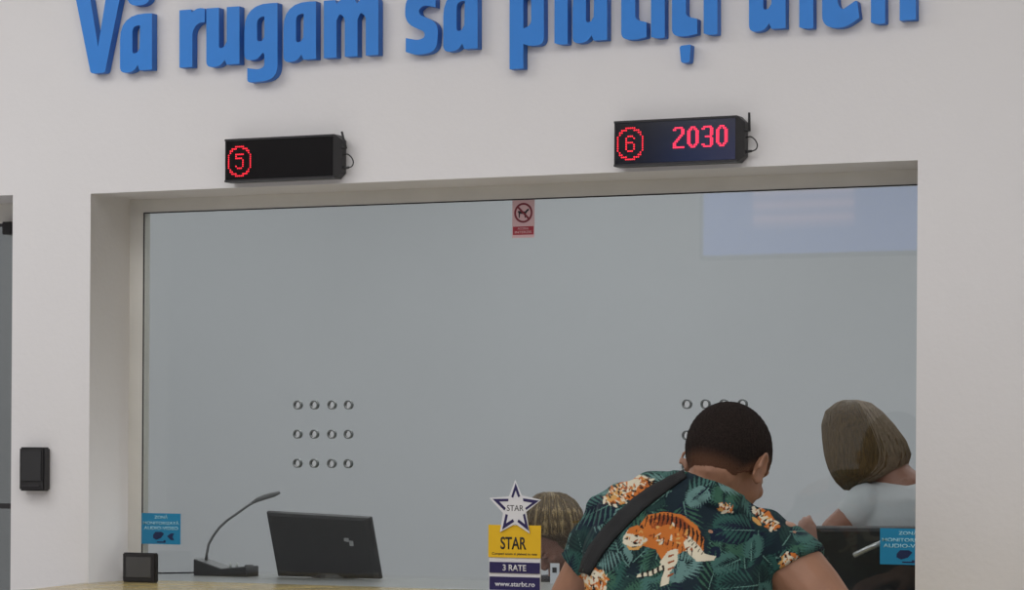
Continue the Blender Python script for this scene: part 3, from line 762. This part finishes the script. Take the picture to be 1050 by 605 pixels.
b.tube([at(c_[0], c_[1]+15, c_[2]-.008) for c_ in ((690, 484.5, -.49), (699, 487, -.54), (713, 491, -.565), (730, 496, -.575), (748, 503, -.565), (761, 511, -.52), (758, 516, -.44), (735, 508, -.38), (705, 494, -.38), (692, 487, -.43), (690, 484.5, -.49))], .022, 12)
b.limb([(at(690, 522, -.52), .09), (sh_l, .077)]); b.limb([(at(745, 545, -.50), .085), (sh_r, .079)])
b.tube([sh_l-arm_l*.02, sh_l+arm_l*.05, sh_l+arm_l*.135], [.074, .073, .074], 24)
hr_d = (arm_r+Vector((.25, 0, .1))).normalized()
b.tube([sh_r-arm_r*.02, sh_r+arm_r*.02, sh_r+arm_r*.055], [.080, .082, .084], 24)
shm = remesh(b.mesh(), .0040, 7)
# folds
co = np.empty(len(shm.vertices)*3, np.float32); shm.vertices.foreach_get('co', co); co = co.reshape(-1, 3)
no = np.empty(len(shm.vertices)*3, np.float32); shm.vertices.foreach_get('normal', no); no = no.reshape(-1, 3)
P0 = np.array(at(700, 520, -.55)); vd = Vector(P0)-CP; vd.z = 0; vd.normalize()
sxv = np.array((vd.y, -vd.x, 0)); 
U = (co-P0)@sxv; V = co[:, 2]-P0[2]
fold = .0032*np.sin(28*U+42*V+1.5*np.sin(18*V)) + .0022*np.sin(-46*U+30*V+2*np.sin(20*U)) + .0016*np.sin(75*U+12*V)
co = co+no*fold[:, None]*1.5; shm.vertices.foreach_set('co', co.ravel().astype(np.float32)); shm.update()
PX = 700+U*462; PY = 520-V*462
# printed fabric: palm leaves and tigers, painted as flat dye colours in a grid then read by the vertices
S_ = 4; x_0, y_0, x_1, y_1 = 520, 440, 900, 800
Wg, Hg = (x_1-x_0)*S_, (y_1-y_0)*S_
img = np.zeros((Hg, Wg, 3), np.float32); img[:] = srgb(24, 38, 46)[:3]
def fillpoly(poly, colr):
    p = np.array(poly, np.float32); p = (p-np.array([x_0, y_0]))*S_
    a0 = np.floor(p.min(0)).astype(int); a1 = np.ceil(p.max(0)).astype(int)+1
    a0 = np.maximum(a0, 0); a1 = np.minimum(a1, [Wg, Hg])
    if (a1 <= a0).any(): return
    xs, ys = np.meshgrid(np.arange(a0[0], a1[0])+.5, np.arange(a0[1], a1[1])+.5)
    ins = np.zeros(xs.shape, bool); n = len(p)
    for i in range(n):
        xa, ya = p[i]; xb, yb = p[(i+1) % n]
        if ya == yb: continue
        cnd = ((ya > ys) != (yb > ys)) & (xs < (xb-xa)*(ys-ya)/(yb-ya)+xa); ins ^= cnd
    sub = img[a0[1]:a1[1], a0[0]:a1[0]]; sub[ins] = colr[:3]
def blobp(c, rx, ry, ang=0, n=14): return [(c[0]+rx*math.cos(t_)*math.cos(ang)-ry*math.sin(t_)*math.sin(ang), c[1]+rx*math.cos(t_)*math.sin(ang)+ry*math.sin(t_)*math.cos(ang)) for t_ in [2*math.pi*k/n for k in range(n)]]
def frond(cx, cy, ang, L, nl, colr, w_=1.3, ll=.55, rib=None):
    d = np.array([math.cos(ang), math.sin(ang)]); n_ = np.array([-d[1], d[0]])
    for k in range(nl):
        tt = (k+1)/nl; p = np.array([cx, cy])+d*L*tt + n_*L*.12*math.sin(tt*2.2)
        for sg in (-1, 1):
            la = (1.15-.75*tt); ld = d*math.cos(la)+n_*sg*math.sin(la); l = L*ll*math.sin(math.pi*(tt*.8+.18))+2
            e = p+ld*l; mid = p+ld*l*.5; nn_ = np.array([-ld[1], ld[0]])*w_*.6
            fillpoly([p, mid+nn_, e, mid-nn_], colr)
    if rib is not None:
        e = np.array([cx, cy])+d*L; fillpoly([np.array([cx, cy])-n_*.5, e, np.array([cx, cy])+n_*.5], rib)
rng = random.Random(12)
gr = [srgb(34, 58, 56), srgb(42, 78, 72), srgb(62, 98, 92), srgb(28, 50, 54), srgb(52, 88, 72), srgb(92, 124, 120)]
pts = [(rng.uniform(x_0, x_1), rng.uniform(y_0, y_1)) for _ in range(380)]
for i, (cx_, cy_) in enumerate(pts):
    an0, L0 = rng.uniform(0, 6.28), rng.uniform(20, 40)
    fillpoly(blobp((cx_+math.cos(an0)*L0*.55, cy_+math.sin(an0)*L0*.55), L0*.55, L0*.36, an0), rng.choice([srgb(20, 34, 38), srgb(24, 42, 44), srgb(22, 30, 46)]))
    frond(cx_, cy_, an0, L0, rng.randint(9, 12), gr[rng.choice([0, 1, 1, 2, 3, 3, 4] if i < 170 else [0, 1, 2, 2, 4, 5])], rng.uniform(1.8, 2.6), rng.uniform(.5, .72), srgb(96, 134, 124))
for _ in range(25):
    cx_, cy_ = rng.uniform(x_0, x_1), rng.uniform(y_0, y_1); frond(cx_, cy_, rng.uniform(0, 6.28), rng.uniform(10, 20), 7, srgb(18, 30, 48), 2.4, .6)
OR, WH, BK, YE, DO = srgb(182, 104, 46), srgb(200, 192, 170), srgb(34, 26, 24), srgb(192, 146, 84), srgb(138, 68, 34)
def tiger(ox, oy, s_=1, mir=1, rot=0):
    def T(pl):
        out = []
        for x, y in pl:
            x = (x-690)*mir*s_; y = (y-555)*s_; out.append((ox+x*math.cos(rot)-y*math.sin(rot), oy+x*math.sin(rot)+y*math.cos(rot)))
        return out
    fp = lambda pl, c: fillpoly(T(pl), c)
    fp([(682, 569), (676, 576), (667, 581), (655, 584), (654, 587), (668, 585), (679, 579), (687, 571)], WH)                       # tail
    fp([(657, 535), (664, 527), (680, 524), (698, 527), (712, 537), (719, 550), (718, 562), (709, 567), (700, 561), (690, 567), (679, 572), (672, 560), (660, 557), (655, 546)], OR)
    fp([(664, 531), (680, 527), (697, 530), (708, 539), (700, 541), (684, 536), (668, 540)], DO)
    fp([(705, 547), (714, 556), (720, 564), (731, 566), (728, 570), (712, 571), (702, 562), (699, 553)], WH)           # hind leg
    fp([(684, 562), (694, 558), (693, 572), (686, 582), (685, 592), (677, 595), (678, 588), (681, 578), (676, 572)], WH)  # front leg
    fp([(640, 549), (645, 541), (654, 538), (662, 543), (664, 552), (657, 557), (647, 558), (640, 555)], WH)           # head
    fp([(643, 545), (646, 540), (654, 537), (663, 541), (664, 550), (657, 548), (650, 546)], OR); fp([(641, 550), (645, 549), (645, 552)], BK)
    for k in range(14): fp(blobp((rng.uniform(643, 661), rng.uniform(541, 555)), rng.uniform(1, 2.6), rng.uniform(.5, .9), rng.uniform(0, 3), 7), rng.choice([OR, DO, BK, YE]))
    fp([(650, 547), (655, 546), (654, 549)], BK); fp([(648, 553), (656, 554), (652, 556)], BK); fp([(658, 536), (661, 541), (656, 539)], BK)
    for k in range(40):
        a_ = rng.random(); x = 666+44*a_; y = 530+rng.uniform(0, 24)+a_*8
        fp(blobp((x, y), rng.uniform(1.5, 4), rng.uniform(.6, 1.4), rng.uniform(0, 3), 8), rng.choice([YE, DO, OR, WH]))
    for k in range(14):
        a_ = k/13; x = 663+52*a_; y = 525.5 + (0 if a_ < .45 else (a_-.45)*34) + (2 if a_ < .1 else 0)
        fp([(x, y), (x+1.5, y), (x+.5+3*a_, y+6), (x-2.5+3*a_, y+12+3*a_), (x-1.2+2*a_, y+6)], BK)
    for k in range(9): fp([(670+k*4.6, 545+k*1.9), (671.3+k*4.6, 545+k*1.9), (669.5+k*4.6, 554+k*1.9)], BK)
    for k in range(5): fp([(703+k*3.2, 552+k*3), (708+k*2.6, 549+k*3), (704+k*3.2, 553.4+k*3)], BK)
    fp([(643, 556), (650, 559), (660, 556), (655, 561), (646, 561)], YE)
    for k in range(5): fp([(658+k*5, 582-k*1.6), (660.4+k*5, 581-k*1.6), (661+k*5, 588-k*2), (659+k*5, 588-k*2)], BK)
    for k in range(4): fp([(684, 566+k*6), (690, 564+k*6), (690, 565.5+k*6), (684, 568+k*6)], DO)
tiger(692, 555, 1.0)
def lump(c, rx, ry, ang):
    fillpoly(blobp(c, rx, ry, ang), OR); fillpoly(blobp((c[0]-rx*.15, c[1]-ry*.25), rx*.75, ry*.5, ang), WH)
    fillpoly(blobp((c[0]-rx*.6, c[1]+ry*.5), rx*.4, ry*.35, ang), YE)
    for k in range(int(rx*ry*.45)):
        u_ = rng.uniform(-1, 1); v_ = rng.uniform(-.9, .9)*math.sqrt(max(0, 1-u_*u_)); u_ *= 1.05
        x = c[0]+u_*rx*math.cos(ang)-v_*ry*math.sin(ang); y = c[1]+u_*rx*math.sin(ang)+v_*ry*math.cos(ang)
        fillpoly(blobp((x, y), rng.uniform(1.2, 3.4), rng.uniform(.5, 1.1), ang+rng.uniform(.6, 2.2), 7), rng.choice([WH, BK, DO, OR, YE, BK, WH]))
    for k in range(10):
        t_ = rng.uniform(0, 6.28); x = c[0]+rx*math.cos(t_)*math.cos(ang)-ry*math.sin(t_)*math.sin(ang); y = c[1]+rx*math.cos(t_)*math.sin(ang)+ry*math.sin(t_)*math.cos(ang)
        fillpoly(blobp((x, y), rng.uniform(2, 4), rng.uniform(1, 2), rng.uniform(0, 3), 8), rng.choice([WH, gr[1], gr[3], OR]))
lump((646, 504), 26, 11, -.42); lump((743, 519), 9, 5, .2); lump((782, 530), 15, 6, .75); lump((806, 573), 11, 10, .5)
lump((612, 592), 15, 14, -.3); lump((598, 640), 14, 12, 0)
tiger(720, 665, 1, -1, .3); tiger(560, 620, .8, 1, .2); tiger(850, 610, .9, -1, .2)
ix = np.clip(((PX-x_0)*S_).astype(int), 0, Wg-1); iy = np.clip(((PY-y_0)*S_).astype(int), 0, Hg-1)
# refine the mesh where the print is seen: subdivide once for crisper print
o = bpy.data.objects.new('tmp', shm); COL.objects.link(o); md = o.modifiers.new('d', 'SUBSURF'); md.levels = 1; md.subdivision_type = 'CATMULL_CLARK'
shm2 = evaluated(o); bpy.data.objects.remove(o)
n = len(shm2.vertices); co = np.empty(n*3, np.float32); shm2.vertices.foreach_get('co', co); co = co.reshape(-1, 3)
U = (co-P0)@sxv; V = co[:, 2]-P0[2]
ix = np.clip(((700+U*462-x_0)*S_).astype(int), 0, Wg-1); iy = np.clip(((520-V*462-y_0)*S_).astype(int), 0, Hg-1)
cl = np.ones((n, 4), np.float32); cl[:, :3] = img[iy, ix]
at_ = shm2.color_attributes.new('print', 'FLOAT_COLOR', 'POINT'); at_.data.foreach_set('color', cl.ravel())
shm2.polygons.foreach_set('use_smooth', [True]*len(shm2.polygons))
ms = mat('printed_shirt', srgb(40, 70, 66), .9, bump=.12, bscale=300)
an_ = ms.node_tree.nodes.new('ShaderNodeVertexColor'); an_.layer_name = 'print'
ms.node_tree.links.new(an_.outputs[0], ms.node_tree.nodes['Principled BSDF'].inputs['Base Color'])
ms.node_tree.nodes['Principled BSDF'].inputs['Specular IOR Level'].default_value = .2
print('shirt verts', n)
shirt = link('shirt', shm2, ms, man)
# bag strap laid on the shirt
bvh = BVHTree.FromPolygons([v.co.copy() for v in shm2.vertices], [p.vertices[:] for p in shm2.polygons])
sp = [(703, 487), (690, 494), (672, 505), (655, 518), (640, 532), (625, 548), (612, 565), (602, 583), (594, 603), (588, 625), (586, 650)]
wd = [3.5, 5, 6.5, 7.5, 8, 8, 7.5, 6.5, 5.5, 5, 5]
pr_ = []
for i in range(len(sp)-1):
    for j in range(4):
        t_ = j/4; pr_.append((sp[i][0]*(1-t_)+sp[i+1][0]*t_, sp[i][1]*(1-t_)+sp[i+1][1]*t_, wd[i]*(1-t_)+wd[i+1]*t_))
rings = []
for i, (px, py, ww) in enumerate(pr_):
    q = pr_[min(i+1, len(pr_)-1)]; p_ = pr_[max(i-1, 0)]; d = Vector((q[0]-p_[0], q[1]-p_[1])).normalized(); nn_ = Vector((-d.y, d.x))
    row = []
    for k in (-1, -.5, 0, .5, 1):
        rx, ry = px+nn_.x*ww*k, py+nn_.y*ww*k
        dd = ray(rx, ry); hit, nrm, _, _ = bvh.ray_cast(CP, dd)
        if hit is None or (hit-CP).length > 6.6: row = None; break
        row.append((hit, nrm))
    if row: rings.append(row)
b = B()
loops_ = []
for row in rings:
    loops_.append([h+nrm*.006 for h, nrm in row]+[h+nrm*.0005 for h, nrm in row[::-1]])
b.loft(loops_); so = b.mesh('strap', True)
link('bag_strap', so, M['strap'], man)

# ------------------------------------------------ clerks
def strands(rows, n, r, name, mt, parent, jit=.004, seed=1, lo=0, hi=1):
    """fine locks running down a lofted hair volume (rows of rings)"""
    rg = random.Random(seed); b = B(); m_ = len(rows[0])
    for _ in range(n):
        a_ = rg.uniform(lo*m_, hi*m_); st = rg.uniform(0, .25); en = rg.uniform(.8, 1.0); pts = []
        dr_ = rg.uniform(-1.2, 1.2); k0 = rg.uniform(.6, 1.4)
        for j in range(10):
            t_ = (st+(en-st)*j/9)*(len(rows)-1); i = min(int(t_), len(rows)-2); f = t_-i
            u = (a_+dr_*j/9) % m_; iu = int(u); fu = u-iu
            p = rows[i][iu].lerp(rows[i][(iu+1) % m_], fu).lerp(rows[i+1][iu].lerp(rows[i+1][(iu+1) % m_], fu), f)
            c = sum(rows[i], Vector())/m_
            o_ = (p-c); o_.z = 0; o_.normalize()
            pts.append(p+o_*(jit*.4*k0))
        b.tube(pts, [r*.6]+[r]*8+[r*.3], 5)
    return b.build(name, mt, parent, True)

# right clerk, bowed, bob hair
wy = .80
wom = empty('person', (at(900, 600, wy).x, wy+.1, 0), 'brown-haired woman in a white top bowing behind the glass', 'person')
hc = at(888, 452, wy); HR = rotm(R(100), R(42), 0)
rows = [ringpx(410, 866, 878, wy, .02), ringpx(413, 858, 892, wy, .05), ringpx(422, 847, 904, wy, .075), ringpx(436, 843, 917, wy, .09), ringpx(452, 844, 929, wy, .098),
        ringpx(466, 846, 934, wy, .10), ringpx(478, 849, 930, wy, .098), ringpx(487, 853, 915, wy-.005, .09), ringpx(495, 858, 892, wy-.01, .07), ringpx(503, 866, 880, wy-.01, .04)]
b = B(); b.loft(rows); hm = remesh(b.mesh(), .006, 5)
for v in hm.vertices:
    a_ = math.atan2(v.co.y-hc.y, v.co.x-hc.x)
    k = math.sin(a_*31+v.co.z*18)*.0018+math.sin(a_*57-v.co.z*25)*.001
    d_ = Vector((v.co.x-hc.x, v.co.y-hc.y, 0)).normalized(); v.co += d_*k
b = B(); head_parts(b, hc+Vector((-.012, 0, -.01)), HR, .86)
Pw = lambda px, py, dy=0: at(px, py, wy+dy)
b.limb([(hc+Vector((.02, .01, -.03)), .05), (Pw(918, 492), .052), (Pw(930, 505), .06)])
b.loft([ringpx(497, 905, 955, wy+.02, .05), ringpx(510, 884, 985, wy+.02, .09), ringpx(530, 873, 1000, wy+.04, .11), ringpx(570, 872, 1000, wy+.08, .12), ringpx(640, 885, 990, wy+.16, .11), ringpx(700, 880, 995, wy+.20, .13), ringpx(740, 885, 990, wy+.20, .12)])
# arms: right arm towards the glass and left arm reaching to the customer
aS = Pw(888, 516, -.06); aE = Pw(853, 543, -.10); aW = Pw(866, 596, -.16)
b.limb([(aS, .042), (aE, .030), (aW, .022)]); hand(b, aW, Vector((.6, -.5, -.3)), Vector((0, -.3, 1)), 1, .8, .5)
bS = Pw(960, 528, .05); bE = Pw(905, 590, .22); bW = Pw(846, 572, .02)
b.limb([(bS, .045), (bE, .036), (bW, .025)]); hand(b, bW, Pw(824, 540, .0)-bW, Vector((.1, -1, .1)), 1, .82, .75)
cxw = Pw(940, 600, .18).x
for sg in (-1, 1): b.limb([(Vector((cxw+sg*.08, wy+.2, .88)), .09), (Vector((cxw+sg*.09, wy+.22, .48)), .055), (Vector((cxw+sg*.09, wy+.24, .06)), .04)]); b.limb([(Vector((cxw+sg*.09, wy+.24, .04)), .035), (Vector((cxw+sg*.09, wy+.12, .035)), .03)])
link('body', remesh(b.mesh(), .0048, 4), M['skin2'], wom)
hro = link('hair', hm, M['brown'], wom)
strands(rows, 330, .0013, 'side_locks', M['brown'], wom, .003, 3, .3, .78)
strands(rows, 260, .0013, 'back_locks', M['hazed'], wom, .003, 4, .80, 1.3)
eyelids(hc+Vector((-.012, 0, -.01)), HR, .86, wom, M['skin2'])
b = B()
b.loft([ringpx(493, 896, 968, wy+.02, .055), ringpx(499, 884, 985, wy+.02, .08), ringpx(512, 873, 1000, wy+.02, .105), ringpx(530, 864, 1010, wy+.04, .125), ringpx(570, 864, 1008, wy+.08, .135), ringpx(640, 880, 995, wy+.16, .125), ringpx(690, 874, 1000, wy+.20, .145)])
b.limb([(aS, .055), (aS.lerp(aE, .3), .050)]); b.limb([(bS, .060), (bS.lerp(bE, .6), .055)])
link('top', remesh(b.mesh(), .006, 5), M['cloth_white'], wom)
b = B(); b.loft([ringpx(672, 878, 998, wy+.19, .14), ringpx(720, 874, 1002, wy+.20, .15), ringpx(750, 880, 996, wy+.2, .14)])
for sg in (-1, 1): b.limb([(Vector((cxw+sg*.08, wy+.2, .88)), .10), (Vector((cxw+sg*.09, wy+.22, .48)), .07), (Vector((cxw+sg*.09, wy+.24, .10)), .055)])
link('trousers', remesh(b.mesh(), .01, 4), M['cloth_dark'], wom)

# seated clerk behind the star stand
wy = 1.10
cl_ = empty('person', (at(578, 600, wy).x, wy+.1, 0), 'blond seated clerk looking down behind the glass, partly hidden by the star stand', 'person')
hc = at(569, 545, wy); HR = rotm(R(138), R(58), R(0))
rows = [ringpx(504.5, 558, 572, wy, .02), ringpx(507, 550, 581, wy, .045), ringpx(513, 543, 590, wy, .066), ringpx(523, 538, 597, wy-.012, .092), ringpx(537, 536, 600, wy-.022, .102), ringpx(547, 537, 599, wy-.020, .098), ringpx(553, 562, 598, wy+.005, .070), ringpx(562, 573, 595, wy+.01, .055), ringpx(571, 580, 590, wy+.015, .03)]
b = B(); b.loft(rows); hm = remesh(b.mesh(), .005, 4)
for v in hm.vertices:
    a_ = math.atan2(v.co.y-hc.y, v.co.x-hc.x); k = math.sin(a_*27+v.co.z*12)*.0016+math.sin(a_*49)*.001
    v.co += Vector((v.co.x-hc.x, v.co.y-hc.y, 0)).normalized()*k
b = B(); head_parts(b, hc+Vector((0, -.005, -.012)), HR, .90)
Pc = lambda px, py, dy=0: at(px, py, wy+dy)
b.limb([(hc+Vector((0, .03, -.03)), .048), (Pc(580, 585, .06), .05), (Pc(582, 600, .08), .06)])
b.loft([ringpx(592, 555, 605, wy+.10, .06), ringpx(602, 535, 628, wy+.10, .08), ringpx(625, 528, 636, wy+.10, .10), ringpx(700, 535, 630, wy+.10, .10), ringpx(790, 530, 636, wy+.10, .12)])
for sg in (-1, 1):
    s0 = Pc(582+sg*48, 615, .10); e0 = Vector((s0.x+sg*.03, s0.y-.06, s0.z-.25)); w0 = Vector((hc.x+.12+sg*.08, .72, ZC-.10))
    b.limb([(s0, .045), (e0, .036), (w0, .023)]); hand(b, w0, Vector((-sg*.3, -1, 0)), Vector((0, 0, 1)), sg, .8, .3)
    b.limb([(Vector((hc.x+sg*.09, wy+.12, .62)), .085), (Vector((hc.x+sg*.09, wy-.08+.30-.30, .62)), .06), (Vector((hc.x+sg*.09, wy-.06, .08)), .04)]); b.limb([(Vector((hc.x+sg*.09, wy-.06, .04)), .035), (Vector((hc.x+sg*.09, wy-.18, .035)), .03)])
link('body', remesh(b.mesh(), .0048, 4), M['skin2'], cl_)
link('hair', hm, M['blond'], cl_)
strands(rows, 300, .0012, 'hair_strands', M['brown'], cl_, .002, 5)
eyelids(hc+Vector((0, -.005, -.012)), HR, .90, cl_, M['skin2'])
b = B(); b.loft([ringpx(590, 553, 608, wy+.10, .07), ringpx(600, 530, 632, wy+.10, .092), ringpx(625, 523, 641, wy+.10, .115), ringpx(700, 529, 636, wy+.10, .115), ringpx(780, 524, 642, wy+.10, .135)])
for sg in (-1, 1):
    s0 = Pc(582+sg*48, 615, .10); e0 = Vector((s0.x+sg*.03, s0.y-.06, s0.z-.25)); b.limb([(s0, .056), (e0, .047), (e0.lerp(Vector((hc.x+.12+sg*.08, .72, ZC-.10)), .6), .036)])
link('blouse', remesh(b.mesh(), .008, 4), M['cloth_dark'], cl_)
b = B(); 
for sg in (-1, 1): b.limb([(Vector((hc.x+sg*.09, wy+.12, .62)), .10), (Vector((hc.x+sg*.09, wy-.08, .62)), .075), (Vector((hc.x+sg*.09, wy-.06, .14)), .055)])
link('trousers', remesh(b.mesh(), .01, 4), M['cloth_dark'], cl_)
# badge
bp_ = at(569, 584.5, .62); 
t = empty('white_card', (bp_.x, .62, ZC), 'small white card with a dark mark right of the star stand', 'card')
a = at(564.5, 577.5, .62); b2_ = at(573.5, 592, .62)
B().box((a.x,   .618, ZC), (b2_.x, .621, a.z)).build('card_panel', M['white'], t)
B().box((a.x+.007, .6165, a.z-.025), (b2_.x-.007, .618, a.z-.011)).build('printed_mark', M['ink'], t)
# office chair under the seated clerk
t = empty('office_chair', (hc.x, wy+.15, 0), 'black office chair under the seated blond clerk, hidden by the counter', 'chair')
B().box((hc.x-.23, wy-.02, .46), (hc.x+.23, wy+.38, .53), .02).build('seat', M['black2'], t)
B().box((hc.x-.21, wy+.36, .62), (hc.x+.21, wy+.42, 1.02), .02).box((hc.x-.03, wy+.34, .45), (hc.x+.03, wy+.40, .65)).build('backrest', M['black2'], t)
B().tube([(hc.x, wy+.17, .06), (hc.x, wy+.17, .47)], .025, 14).build('gas_column', M['grey'], t)
b = B()
for k in range(5):
    a_ = 2*math.pi*k/5; b.tube([(hc.x, wy+.17, .08), (hc.x+.27*math.cos(a_), wy+.17+.27*math.sin(a_), .06)], .02, 8).ell((hc.x+.27*math.cos(a_), wy+.17+.27*math.sin(a_), .03), (.03, .03, .03), sub=2)
b.build('star_base', M['black'], t)

# ================================================================== hall screen (seen as the blue reflection in the glass)
def mirror_point(px, py, Yp, Yt):
    p = at(px, py, Yp); d = ray(px, py); d = Vector((d.x, -d.y, d.z)); return p+d*((Yt-p.y)/d.y)
YT = -5.0
pa = mirror_point(720, 262, GY, YT); pb = mirror_point(958, 262, GY, YT); pt = mirror_point(720, 145, GY, YT)

tx0, tx1 = min(pa.x, pb.x), max(pa.x, pb.x); tz0 = pa.z; tz1 = pt.z
t = empty('hall_screen', ((tx0+tx1)/2, YT, tz0), 'wide screen with a blue picture hanging in the hall, seen reflected in the glass', 'screen')
B().box((tx0-.02, YT-.06, tz0-.02), (tx1+.02, YT-.002, tz1+.02), .006).build('housing', M['black'], t)
sm_ = mat('screen_picture', srgb(70, 120, 220), .4)
nt = sm_.node_tree; bs = nt.nodes['Principled BSDF']
tc = nt.nodes.new('ShaderNodeTexCoord'); sep = nt.nodes.new('ShaderNodeSeparateXYZ'); nt.links.new(tc.outputs['Generated'], sep.inputs[0])
def mth(op, a_, b2=None):
    n_ = nt.nodes.new('ShaderNodeMath'); n_.operation = op
    for i, v in enumerate((a_, b2)):
        if v is None: continue
        if isinstance(v, (int, float)): n_.inputs[i].default_value = v
        else: nt.links.new(v, n_.inputs[i])
    return n_.outputs[0]
# text block: bright lavender lines in the middle of the picture
wv = nt.nodes.new('ShaderNodeTexWave'); wv.bands_direction = 'Z'; wv.inputs['Scale'].default_value = 2.6; wv.inputs['Distortion'].default_value = .6
nt.links.new(tc.outputs['Generated'], wv.inputs[0])
inx = mth('MULTIPLY', mth('GREATER_THAN', sep.outputs[0], .22), mth('LESS_THAN', sep.outputs[0], .66))
inz = mth('MULTIPLY', mth('GREATER_THAN', sep.outputs[2], .22), mth('LESS_THAN', sep.outputs[2], .9))
fac = mth('MULTIPLY', mth('MULTIPLY', inx, inz), mth('ADD', mth('MULTIPLY', wv.outputs['Fac'], .6), .3))
mx = nt.nodes.new('ShaderNodeMix'); mx.data_type = 'RGBA'; nt.links.new(fac, mx.inputs[0])
mx.inputs[6].default_value = (.10, .25, .85, 1); mx.inputs[7].default_value = (.75, .6, 1, 1)
nt.links.new(mx.outputs[2], bs.inputs['Emission Color']); bs.inputs['Emission Strength'].default_value = 1.8; bs.inputs['Base Color'].default_value = (.02, .02, .03, 1)
B().box((tx0, YT-.003, tz0), (tx1, YT, tz1)).build('picture', sm_, t)
B().tube([((tx0+tx1)/2, YT-.04, tz1), ((tx0+tx1)/2, YT-.04, CEIL)], .02, 12).build('ceiling_pole', M['grey'], t)
